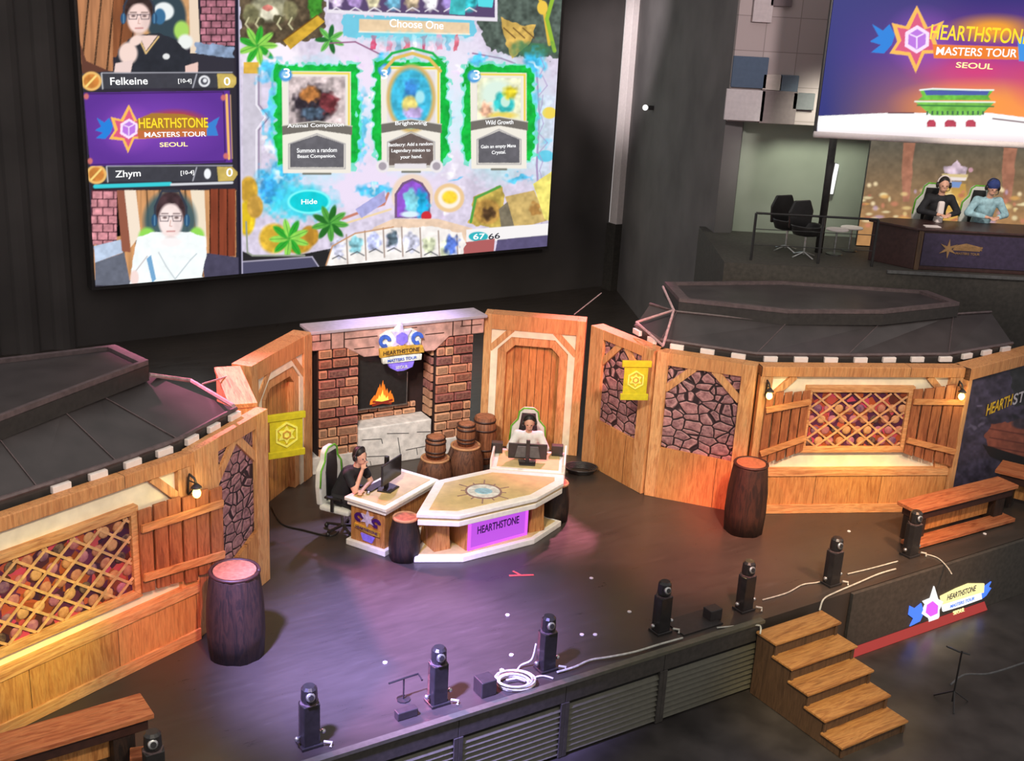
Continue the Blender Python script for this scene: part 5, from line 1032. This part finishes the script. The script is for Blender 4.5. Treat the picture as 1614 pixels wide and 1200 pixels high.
    p.ell(262, 28, 34, 46, (54, 70, 80), 1, .15); p.ell(258, 18, 18, 16, (236, 240, 240), 1, .2); p.ell(252, 26, 10, 14, (60, 110, 150), 1, .2); p.ell(286, 48, 14, 18, (170, 216, 100), 1, .3); p.ell(292, 66, 14, 14, (236, 240, 236), 1, .3)
    p.poly([(186, 78), (206, 60), (226, 54), (250, 52), (276, 62), (298, 84), (308, 114), (180, 114)], (44, 46, 54), nz=.1, rag=1); p.line([(218, 58), (230, 84), (250, 58)], 2.4, (226, 190, 130)); p.poly([(220, 56), (230, 80), (248, 56)], (240, 210, 200))
    face(p, 219, 26, 22, 32); p.ell(202, 84, 17, 20, (244, 216, 206), 1, .25); p.ell(214, 64, 13, 9, (244, 216, 206), 1, .3, rot=-.5); p.poly([(182, 100), (210, 94), (206, 114), (180, 114)], (236, 210, 204)); p.poly([(292, 104), (312, 98), (312, 114), (292, 114)], (236, 200, 190)); p.ell(262, 89, 6, 5, (230, 230, 230))
    for y0_, nmx in ((128, 0), (275, 8)):
        p.poly([(128+nmx, y0_-12), (366, y0_-13), (366, y0_+10), (130+nmx, y0_+12)], (64, 64, 72), nz=.06); p.line([(160+nmx, y0_-13), (366, y0_-14)], 1.2, (190, 190, 200)); p.line([(160+nmx, y0_-12), (162+nmx, y0_+12)], 1.5, (210, 210, 214))
        p.poly([(342, y0_-12), (366, y0_-12), (376, y0_-2), (368, y0_+10), (344, y0_+11)], (206, 180, 96), nz=.1); p.ell(144+nmx, y0_, 17, 16, (240, 190, 110), 1, .1); p.ell(144+nmx, y0_, 13.5, 12.5, (206, 130, 60), 1, .2, .2); p.line([(136+nmx, y0_+8), (151+nmx, y0_-8)], 3, (250, 220, 130)); p.line([(304, y0_+10), (310, y0_-11)], 1.5, (190, 190, 200))
    p.ell(322, 128, 9.5, 9.5, (236, 236, 240), 1, .1); p.ell(322, 128, 6.5, 6.5, (80, 80, 90), 1, .2); p.ell(323, 127, 3.5, 3.5, (236, 236, 240), 1, .2); p.ell(327, 274, 6, 9, (244, 246, 250), 1, .2)
    p.poly([(132, 146), (362, 143), (366, 256), (142, 262)], (96, 52, 150)); p.ell(245, 200, 120, 62, (130, 70, 184), 1, .9); p.line([(134, 148), (352, 145), (355, 254), (143, 260)], 1.4, (60, 30, 90)); p.line([(357, 150), (361, 250)], 4, (246, 190, 110)); p.line([(363, 150), (366, 250)], 1.5, (200, 160, 120))
    for q_ in ((136, 152), (352, 154), (356, 246), (142, 254)): p.ell(*q_, 5, 6, (220, 120, 110), .9, .4)
    p.ell(203, 203, 46, 44, (170, 90, 200), .6, .8)
    emblem_paint(p, 203, 203, .62)
    p.ell(275, 192, 56, 22, (190, 70, 60), .8, .4); p.poly([(216, 206), (326, 202), (326, 214), (218, 219)], (196, 110, 60)); p.poly([(326, 196), (346, 184), (340, 200), (344, 214), (326, 214)], (60, 130, 210)); p.poly([(216, 188), (240, 178), (290, 180), (326, 190), (328, 202), (218, 206)], (170, 120, 50))
    p.line([(150, 294), (268, 290)], 6, (60, 206, 216)); p.line([(270, 291), (366, 288)], 3.5, (220, 220, 226))
    stripes(p, 148, 300, 372, 442, (226, 164, 110), 11, .6, -.05); p.poly([(146, 298), (186, 300), (192, 372), (150, 378)], (0, 0, 0)); brickbg(p, 144, 300, 184, 386, (206, 138, 146), 17, 13, (90, 50, 60)); p.poly([(148, 388), (190, 378), (194, 398), (150, 414)], (190, 206, 230), nz=.1); p.poly([(150, 414), (196, 398), (206, 450), (150, 450)], (104, 108, 122), nz=.1)
    p.poly([(184, 300), (198, 300), (206, 398), (192, 396)], (150, 90, 70)); p.poly([(196, 300), (214, 300), (222, 370), (206, 390)], (244, 226, 206)); p.poly([(300, 300), (322, 300), (326, 390), (312, 380)], (240, 224, 200)); stripes(p, 330, 298, 371, 404, (150, 72, 48), 3, .5); p.poly([(318, 398), (376, 406), (378, 440), (322, 440)], (74, 70, 92), nz=.1)
    p.ell(268, 348, 46, 52, (60, 90, 100), .9, .2); p.ell(232, 374, 16, 18, (150, 220, 90), 1, .3); p.ell(310, 372, 14, 16, (150, 220, 90), 1, .3)
    p.poly([(212, 396), (216, 374), (240, 366), (300, 366), (324, 374), (326, 400), (318, 436), (330, 446), (204, 450)], (246, 252, 252), nz=.03, rag=1); p.line([(250, 398), (262, 420), (276, 440), (300, 410), (310, 400)], 1.4, (190, 200, 206)); p.line([(212, 430), (232, 404)], 1.5, (200, 190, 190)); p.poly([(231, 408), (238, 402), (246, 440), (240, 446)], (120, 170, 210)); p.ell(212, 438, 8, 14, (246, 220, 214), 1, .3)
    face(p, 269, 344, 23, 36, (250, 228, 224), (70, 50, 54)); p.ell(269, 382, 22, 9, (250, 244, 244), 1, .4)
    p.line([(371, -200), (379, 440)], 5, (30, 28, 44)); p.line([(374, -200), (382, 440)], 1.6, (206, 200, 226))
ms = thing('giant_led_screen', (SA[0], SA[1], 0), SANG, 'giant lit screen showing two players and a card game above the stage', 'screen')
S1 = 11.49; zt_, zb_ = 8.4, 1.38
box1('screen_body', 'black', (-.06, .03, zb_-.08), (S1+.06, .4, zt_+.1), ms)
picture('screen_picture', 'screen', ms, SA, SA+SD, 0, S1, zb_, zt_, .0165, main_picture, 0.)
def SP(x, y): p = onv(x, y, SA, SA+SD); return float((p[:2]-SA)@SD), float(p[2])
def stxt(s, name, mat, x0, y0, x1, y1, h, par=ms, fn=SP, shear=0., y=-.03):
    """line of text whose baseline-middle runs from photo pixel (x0,y0) to (x1,y1) on the screen"""
    a = fn(x0, y0); b_ = fn(x1, y1); w = math.hypot(b_[0]-a[0], b_[1]-a[1]); hh = abs(fn(x0, y0-h/2)[1]-fn(x0, y0+h/2)[1])
    return txt(s, name, mat, par, (a[0]+b_[0])/2, y, (a[1]+b_[1])/2, w, hh, .004, shear, slope=(b_[1]-a[1])/max(1e-6, b_[0]-a[0]))
stxt('Felkeine', 'player_name', 'gwhite', 173, 128, 232, 127, 12); stxt('Zhym', 'player_name', 'gwhite', 181, 276, 221, 274, 14); stxt('[10-4]', 'score_text', 'gwhite', 280, 128, 301, 128, 8); stxt('[10-4]', 'score_text', 'gwhite', 284, 273, 305, 272, 8)
stxt('0', 'score_digit', 'gwhite', 352, 128, 362, 128, 13); stxt('0', 'score_digit', 'gwhite', 356, 272, 366, 271, 13)
stxt('HEARTHSTONE', 'game_title', 'gyellow', 218, 194, 327, 193, 16); stxt('MASTERS TOUR', 'event_title', 'gwhite', 227, 212, 324, 211, 8); stxt('SEOUL', 'place_text', 'gcream', 251, 228, 295, 227, 7)
stxt('Choose One', 'prompt_text', 'gwhite', 613, 36, 698, 40, 13)
stxt('3', 'cost_digit', 'gwhite', 446, 115, 456, 115, 15); stxt('3', 'cost_digit', 'gwhite', 600, 117, 610, 117, 15); stxt('3', 'cost_digit', 'gwhite', 745, 118, 755, 118, 15)
stxt('Animal Companion', 'card_title', 'gwhite', 452, 199, 541, 197, 8); stxt('Brightwing', 'card_title', 'gwhite', 622, 195, 672, 194, 8); stxt('Wild Growth', 'card_title', 'gwhite', 764, 193, 808, 192, 7)
for s_, a in (('Summon a random', (467, 237, 530, 236)), ('Beast Companion.', (468, 247, 528, 246)), ('Battlecry: Add a random', (611, 229, 681, 227)), ('Legendary minion to', (616, 238, 677, 237)), ('your hand.', (630, 248, 664, 247)), ('Gain an empty Mana', (757, 232, 812, 230)), ('Crystal.', (774, 241, 796, 240))): stxt(s_, 'card_text', 'gwhite', *a, 7)
stxt('Hide', 'button_text', 'gwhite', 474, 318, 499, 317, 8); stxt('67', 'deck_count', 'gwhite', 745, 373, 763, 372, 9); stxt('66', 'deck_count', 'gdark', 769, 373, 787, 371, 9)
# ------------------------------------------------------------------ hanging projection screen, upper right
YS = 20.6; A1, B1 = (0, YS), (1, YS)
def PS(x, y): q = onv(x, y, A1, B1); return float(q[0]), float(q[2])
def proj_picture(p):
    X, Y = p.X, p.Y; t_ = np.clip((Y+20)/200, 0, 1)[..., None]
    c0, c1, c2 = np.array((44, 48, 112.)), np.array((140, 64, 160.)), np.array((255, 150, 80.)); u = np.clip((X-1300)/200, 0, 1)[..., None]
    p.I[:] = np.where(t_ < .55, c0+(c1-c0)*t_/.55, c1+(c2-c1)*(t_-.55)/.45)*u+(c0*1.1)*(1-u)
    p.ell(1540, 110, 120, 40, (230, 60, 120), .7, .9); p.ell(1545, 160, 150, 40, (255, 160, 70), .9, .9); p.ell(1565, 45, 80, 26, (255, 170, 50), .9, .7); p.ell(1640, 120, 60, 60, (226, 60, 110), .6, .9)
    p.ell(1452, 62, 62, 58, (170, 90, 200), .6, .8); emblem_paint(p, 1445, 62, .86)
    p.poly([(1470, 70), (1608, 74), (1606, 94), (1472, 92)], (240, 130, 50)); p.poly([(1604, 60), (1640, 50), (1640, 100), (1606, 96)], (70, 150, 230))
    p.poly([(1288, 183), (1400, 178), (1440, 178), (1560, 178), (1700, 196), (1700, 250), (1288, 250)], (252, 250, 250)); g = np.clip((Y-203-(X-1290)*.03)/22, 0, 1)*(Y > 196); p.put(g*.45*(X > 0), (206, 130, 150)); p.line([(1400, 178), (1440, 178)], 1.5, (90, 50, 60)); p.line([(1565, 187), (1640, 196)], 1.5, (90, 50, 60))
    p.poly([(1450, 142), (1458, 140), (1560, 141), (1566, 142), (1558, 152), (1562, 158), (1446, 158), (1454, 152)], (110, 186, 70), nz=.15); p.poly([(1456, 142), (1560, 143), (1556, 150), (1460, 150)], (80, 96, 170)); p.poly([(1442, 160), (1568, 161), (1556, 172), (1546, 182), (1468, 182), (1456, 172)], (120, 190, 80), nz=.15); p.line([(1442, 160), (1568, 161)], 2, (240, 250, 240)); p.line([(1450, 142), (1470, 140), (1545, 142), (1566, 142)], 2.2, (244, 250, 250)); p.line([(1446, 166), (1566, 168)], 2, (60, 130, 70))
    for k in range(12): p.rect(1460+k*8, 175, 1463+k*8, 181, (70, 110, 80))
    for x, r_ in ((1468, 7), (1498, 9), (1530, 8)): p.poly([(x-r_, 200), (x-r_, 193), (x-r_*.5, 189), (x+r_*.5, 189), (x+r_, 193), (x+r_, 200)], (190, 70, 90), nz=.1)
l0, l1 = PS(1308, 0), PS(1292, 212); ps = thing('projection_screen', (0, YS, 0), 0, 'hanging lit screen with sunset, palace gate and tournament title at upper right', 'screen')
sx0 = (l0[0]+l1[0])/2; zb2 = PS(1400, 218)[1]; box1('screen_case', 'black', (sx0-.03, .02, zb2+.0), (sx0+4.6, .12, 9), ps)
picture('screen_picture', 'screen', ps, A1, B1, sx0, sx0+4.6, zb2, 8.9, .0125, proj_picture, 0.)
MB().tube([(sx0-.04, 0.0, zb2), (sx0+4.6, 0, zb2)], .055, 10).build('bottom_bar', 'foam', ps, smooth=True)
stxt('HEARTHSTONE', 'game_title', 'gyellow', 1466, 50, 1622, 58, 24, ps, PS); stxt('MASTERS TOUR', 'event_title', 'gwhite', 1475, 80, 1602, 84, 13, ps, PS); stxt('SEOUL', 'place_text', 'gcream', 1506, 102, 1564, 105, 9, ps, PS)
# ------------------------------------------------------------------ caster stage on the mezzanine
YB = 22.4; A2, B2 = (0, YB), (1, YB)
def PB(x, y): q = onv(x, y, A2, B2); return float(q[0]), float(q[2])
def back_picture(p):
    X, Y = p.X, p.Y; t_ = np.clip((Y-230)/140, 0, 1)[..., None]
    p.I[:] = np.array((106, 98, 84.))*(1-t_)+np.array((190, 140, 90.))*t_; p.I *= (1+.25*(p.N[..., None]-.5))
    for x, w in ((1432, 11), (1592, 13)): p.poly([(x-w*.7, 225), (x+w, 225), (x+w*.5, 260), (x+w*.6, 270), (x+w*.1, 318), (x-w*.8, 318), (x-w, 270)], (176, 120, 96), nz=.15)
    p.ell(1510, 330, 45, 55, (224, 180, 90), .7, .8); p.poly([(1488, 290), (1522, 290), (1530, 380), (1484, 380)], (226, 176, 84), .7, nz=.1)
    rg3 = random.Random(3)
    for k in range(120):
        x, y = rg3.uniform(1358, 1640), 300+abs(rg3.gauss(30, 26)); p.ell(x, y, rg3.uniform(3, 11), rg3.uniform(2, 6), rg3.choice([(250, 220, 150), (240, 180, 100), (220, 140, 110), (190, 110, 90), (255, 240, 190), (200, 170, 200)]), .75, .6)
    for x, y in ((1370, 292), (1380, 290), (1376, 321), (1607, 306), (1580, 300), (1577, 298)): p.ell(x, y, 5, 5, (250, 226, 180), 1, .7)
    p.poly([(1488, 262), (1500, 262), (1508, 252), (1514, 262), (1524, 264), (1522, 276), (1488, 274)], (214, 190, 204), nz=.3, rag=1.5); p.ell(1530, 268, 4, 4, (210, 160, 170)); p.poly([(1484, 274), (1526, 275), (1523, 285), (1488, 284)], (230, 206, 150)); p.poly([(1486, 279), (1524, 280), (1521, 285), (1490, 284)], (250, 236, 230)); p.poly([(1492, 286), (1516, 287), (1512, 296), (1496, 295)], (130, 160, 214))
bl = PB(1362, 300)[0]; bd = thing('caster_backdrop', (0, YB, 0), 0, 'glowing city skyline backdrop behind the two commentators', 'screen')
box1('backdrop_case', 'black', (bl, .02, PZ), (bl+4.4, .1, PB(1450, 225)[1]+.5), bd); picture('backdrop_picture', 'led', bd, A2, B2, bl, bl+4.4, PZ+.02, PB(1450, 225)[1]+.45, .016, back_picture, 0.)
YD = 20.55; A3, B3 = (0, YD), (1, YD)
def PD(x, y): q = onv(x, y, A3, B3); return float(q[0]), float(q[2])
dx0 = PD(1438, 420)[0]; dt = PD(1430, 354)[1]; M['deskdark'] = plain('dark_brown_desk', (64, 42, 40), .4); M['deskviolet'] = plain('dark_violet_desk_front', (56, 46, 70), .4); M['dimgold'] = plain('dull_gold_emblem', (130, 100, 66), .5, emit=(96, 70, 40), es=.4)
cd = thing('caster_desk', (dx0, YD, PZ), 0, 'long dark desk with a dull gold emblem in front of the two commentators', 'desk'); H_ = dt-PZ-.05
MB().prism([(0, 0), (3.4, 0), (3.4, .9), (-.2, .9), (-.62, .62)], 0, H_-.04, plane='xy').build('desk_body', 'deskdark', cd, bevel=.01); MB().prism([(-.04, -.05), (3.4, -.05), (3.4, .92), (-.24, .92), (-.7, .62)], H_-.04, H_, plane='xy').build('desk_top', 'deskdark', cd, bevel=.008)
box1('front_panel', 'deskviolet', (.12, -.02, .08), (2.2, 0, H_-.08), cd, .004); MB().box((.02, -.03, 0), (.1, 0, H_-.04)).build('front_pilaster', 'riser', cd); MB().box((2.24, -.03, 0), (2.3, 0, H_-.04)).build('front_pilaster', 'riser', cd)
e = MB(); c0 = PD(1494, 392); ex_, ez_ = c0[0]-dx0, c0[1]-PZ; e.prism(star(ex_, ez_, .17, .05, 6), -.035, -.02); e.prism([(ex_+.08, ez_-.02), (ex_+.55, ez_-.02), (ex_+.6, ez_+.05), (ex_+.3, ez_+.11), (ex_+.1, ez_+.06)], -.03, -.02); e.build('emblem', 'dimgold', cd)
txt('HEARTHSTONE', 'emblem_letters', 'dimgold', cd, ex_+.35, -.034, ez_+.03, .48, .07, .004); txt('MASTERS TOUR', 'emblem_letters', 'dimgold', cd, ex_+.35, -.03, ez_-.07, .42, .04, .004)
tag(MB().box((PD(1392, 418)[0], YD-.3, PZ-.03), (14, YD-.25, PZ+.02)).build('platform_edge_trim', 'grey'), 'thin pale trim along the front edge of the commentator platform', 'trim')
for (px, label, shirt, sleeve, jacket, bean, hd_) in [(1470, 'person in dark jacket over a pale shirt, left of the two commentators', 'rblack', 1.8, 'foam', False, 'foam'), (1545, 'person in dark blue beanie and pale blue shirt, right of the two commentators', 'rblue', 1.8, None, True, 'blackg')]:
    y_ = 21.62; q = onv(px, 340, (0, y_), (1, y_)); s_ = 1.12
    gc = gchair((q[0], y_+.02, PZ), 0, 'white gaming chair of the commentator '+('in the dark jacket' if not bean else 'in the blue beanie'), 'commentator chairs'); gc.scale = (s_*.92,)*3
    o = person((q[0], y_, PZ), 0, label, [(-.05, -.46, .8), (.09, -.47, .8)], [(-.31, -.24, .82), (.31, -.24, .82)], shirt, sleeve, lean=.12, headpitch=.15 if not bean else .35, beanie=bean, headset=hd_, jacket=jacket, headturn=-.15 if not bean else 0, grp='commentators'); o.scale = (s_,)*3
tag(MB().prism([(-.14, -.1), (.14, -.08), (.13, .1), (-.13, .08)], 0, .012, plane='xy').build('paper_sheet', 'foam', loc=(PD(1476, 352)[0], YD+.2, PZ+H_+.001)), 'white paper on the commentators desk before the person in dark jacket', 'paper')
# railing, pole, stools, chair in the dark area left of the commentators
YR = 20.6
def PR(x, y, Y=YR): q = onv(x, y, (0, Y), (1, Y)); return float(q[0]), float(q[2])
a_, b_, c_ = PR(1192, 336), PR(1300, 334), PR(1386, 337); rt = a_[1]
o = tag(thing('metal_railing', (a_[0], YR, PZ), 0, None, None), 'thin black metal railing on the platform left of the commentators desk', 'railing'); Lr = c_[0]-a_[0]
MB().tube([(0, 0, rt-PZ), (Lr, 0, rt-PZ)], .02, 8).build('top_rail', 'blackg', o)
for x in (0, (b_[0]-a_[0]), Lr): MB().tube([(x, 0, 0), (x, 0, rt-PZ)], .025, 8).build('post', 'blackg', o)
for z in (.25, .5): MB().tube([(0, 0, z*(rt-PZ)/.75), (Lr, 0, z*(rt-PZ)/.75)], .008, 6).build('lower_rail', 'blackg', o)
q = PR(1303, 300, 21.6); tag(MB().tube([(0, 0, 0), (0, 0, 2.6)], .07, 10).build('dark_pole', 'black', loc=(q[0], 21.6, PZ), smooth=True), 'dark vertical pole under the left end of the hanging screen', 'pole')
q = PR(1314, 282, 23.2); o = thing('strip_lamp', (q[0], 23.245, q[1]), 0, 'short glowing white lamp on the wall beside the dark pole', 'lamp'); MB().prism([(-.05, -.3), (.03, -.3), (.07, .28), (.0, .3)], -.05, .0).build('diffuser', 'gwhite', o, bevel=.01); box1('lamp_base', 'black', (-.05, 0, -.3), (.05, .05, .3), o)
for px, py, yy, lb in ((1320, 361, 21.5, 'nearer to the dark pole'), (1343, 358, 21.9, 'further from the dark pole')):
    q = PR(px, py, yy); hh = q[1]-PZ; o = thing('round_table', (q[0], yy, PZ), 0, 'small round white-topped table '+lb, 'table', 'round tables on the platform')
    MB().lathe([(.2, hh-.025), (.21, hh-.01), (.2, hh)], 20).build('table_top', 'foam', o, smooth=False); MB().lathe([(.02, .02), (.02, hh-.02)], 8).build('leg', 'metal', o); MB().lathe([(.16, 0), (.15, .02)], 14).build('base', 'blackg', o)
for px, yy, lb in ((1238, 21.6, 'dark shell chair with chrome base behind the railing at its left end'), (1268, 21.1, 'dark shell chair with shiny chrome legs behind the railing')):
    q = PR(px, 390, yy); o = thing('lounge_chair', (q[0], yy, PZ), .5, lb, 'chair', 'dark chairs on the platform')
    MB().lathe([(.05, .38), (.24, .42), (.3, .58), (.3, .6), (.26, .58), (.2, .45), (.02, .43)], 18).build('seat_shell', 'blackg', o, smooth=True)
    MB().prism([(-.25, .5), (.25, .5), (.28, .8), (.18, 1.0), (-.18, 1.0), (-.28, .8)], .18, .23).build('backrest', 'blackg', o, bevel=.02)
    MB().lathe([(.02, .05), (.02, .4)], 8).build('column', 'metal', o)
    for k in range(4): MB().tube([(0, 0, .1), (.26*math.cos(k*1.57), .26*math.sin(k*1.57), .015)], .014, 6).build('leg', 'metal', o)
# ------------------------------------------------------------------ poster on the right flat
def poster(p):
    p.rect(1500, 500, 1900, 900, (66, 60, 80), nz=.45); rg3 = random.Random(11)
    for k in range(60): p.ell(rg3.uniform(1530, 1720), rg3.uniform(570, 740), rg3.uniform(3, 12), rg3.uniform(2, 7), rg3.choice([(110, 104, 130), (50, 44, 60), (130, 120, 150), (80, 66, 84), (40, 40, 50)]), .7, .5, .3, rag=3)
    p.poly([(1590, 580), (1720, 560), (1720, 650), (1600, 640)], (44, 48, 48), .8, nz=.2, rag=4)
    p.poly([(1552, 690), (1562, 668), (1600, 664), (1760, 690), (1760, 760), (1620, 730), (1560, 710)], (150, 84, 66), nz=.2, rag=2)
    for y in (676, 690, 704): p.line([(1560, y), (1720, y+28)], 1.2, (90, 44, 40))
    p.poly([(1548, 700), (1600, 716), (1720, 750), (1720, 790), (1560, 720)], (30, 24, 26)); p.ell(1612, 668, 20, 10, (70, 60, 70), 1, .3, .4)
pa_, pb_ = PAN['D']; po = thing('tavern_poster', (pa_[0], pa_[1], 0), math.atan2(pb_[1]-pa_[1], pb_[0]-pa_[0]), 'dark painted poster with yellow slanted lettering on the right-edge panel', 'poster')
M['print'] = attr_mat('printed_picture', 0, .6)
box1('poster_board', 'black', (.13, .03, .1), (2.48, .055, 2.22), po, 0); picture('poster_picture', 'print', po, pa_, pb_, .13, 2.48, .1, 2.22, .012, poster, .02)
DL_ = lambda x, y: lc('D', x, y, 0.)
M['ylet'] = plain('yellow_letters', (240, 190, 50), .5); M['wlet'] = plain('pale_letters', (200, 196, 206), .5)
a_, b_ = DL_(1556, 647), DL_(1596, 630); sl_ = (b_[1]-a_[1])/(b_[0]-a_[0]); txt('HEARTH', 'poster_letters', 'ylet', po, (a_[0]+b_[0])/2, .01, (a_[1]+b_[1])/2, b_[0]-a_[0], .2, .006, slope=sl_); a2_, b2_ = DL_(1598, 629), DL_(1650, 614); txt('STONE', 'poster_letters', 'wlet', po, (a2_[0]+b2_[0])/2, .01, (a2_[1]+b2_[1])/2, b2_[0]-a2_[0], .2, .006, slope=sl_*.3)
# ------------------------------------------------------------------ light
wd = bpy.data.worlds.new('world'); bpy.context.scene.world = wd; wd.use_nodes = True; bg = wd.node_tree.nodes['Background']; bg.inputs[0].default_value = (.95, .9, .88, 1); bg.inputs[1].default_value = .6
def spot(loc, tgt, e, c, size=30, blend=.6, r_=.15, name='stage_spot'):
    L = bpy.data.lights.new(name, 'SPOT'); L.energy = e; L.color = c; L.spot_size = math.radians(size); L.spot_blend = blend; L.shadow_soft_size = r_
    o = bpy.data.objects.new(name, L); col.objects.link(o); o.location = loc; o.rotation_euler = (Vector(tgt)-Vector(loc)).to_track_quat('-Z', 'Y').to_euler()
W_ = (1, .87, .69)
spot((-2, 6, 10), (-.8, 18.5, 1.3), 4800, W_, 34, .6, .4); spot((4, 7, 10), (4.6, 17.4, 1.2), 4100, W_, 36, .6, .4); spot((2, 4, 9.5), (-4.6, 11.8, 1.2), 3300, W_, 28, .6, .4)
spot((-3, 8, 9.5), (-1.4, 18.6, 1.2), 3800, (1, .95, .92), 15, .7, .3); spot((1, 8, 9.5), (-.2, 15.8, .7), 500, (1, .97, .88), 16, .5, .3)                        # table
spot((-1, 24, 9), (-1.8, 18.4, 2.4), 6500, (.62, .5, 1), 17, .8, .3); spot((-8, 19, 8.5), (-3.6, 14.8, 2.4), 17000, (1, .25, .45), 22, .8, .3); spot((3, 24, 9), (1.3, 18.9, 2.4), 11000, (1, .25, .4), 15, .8, .3)
spot((5, 9, 9), (1.3, 18.8, 2.1), 5200, (1, .2, .2), 11, .8, .2); spot((1, 9, 9), (.2, 19.3, 2.6), 1500, (1, .22, .22), 9, .8, .2); spot((-1, 9, 9), (3.5, 17.0, .2), 7600, (1, .08, .06), 9, .9, .2); spot((0, 5, 9), (-3.9, 12.4, .4), 4200, (1, .14, .08), 10, .8, .2)
spot((0, 8, 9), (-3.4, 17.2, 2.3), 3600, (1, .2, .22), 8, .9, .2); spot((-3, 10, 9), (-1.7, 18.5, 2.1), 2600, (.75, .85, 1), 6, .6, .2)
spot((3, 6, 9), (-4.9, 11.0, .9), 5200, (1, .92, .03), 9, .9, .2); spot((3, 9, 9), (-3.3, 14.2, 2.3), 1500, (1, .95, .03), 4, .9, .2); spot((3, 9, 9), (-3.3, 16.2, 1.3), 1200, (1, .95, .1), 5, .7, .2); spot((2, 8, 9), (5.4, 17.4, 1.0), 3000, (1, .92, .05), 7, .8, .2)
spot((-4, 7, 9.5), (-1.25, 12.5, 0), 64000, (.40, .34, 1), 24, 1, .4); spot((0, 9, 9), (.1, 14.2, 0), 3000, (.5, .25, .95), 16, 1, .4); spot((4, 10, 9), (2.8, 15.8, 0), 9000, (1, .28, .18), 20, 1, .4); spot((8, 10, 9), (5.3, 16.2, .2), 6500, (1, .5, .25), 26, 1, .3); spot((2.6, 6, 8), (4.1, 12.9, -.5), 4200, (1, .78, .45), 14, .8, .3)
spot((6, 14, 9), (8.6, 21.4, 4.3), 2000, (1, .88, .78), 24, .7, .3, 'platform_spot'); spot((6, 15, 9), (5.2, 23, 6.8), 1400, (1, .9, .9), 40, .8, .3, 'tile_spot'); spot((5.6, 21.6, 6.6), (5.6, 23.3, 4.6), 260, (.95, 1, .84), 90, 1, .3, 'alcove_lamp')
spot((0, 22, 11), (2.7, 31.6, 6), 6000, (1, .92, .95), 22, .9, .3, 'column_spot')
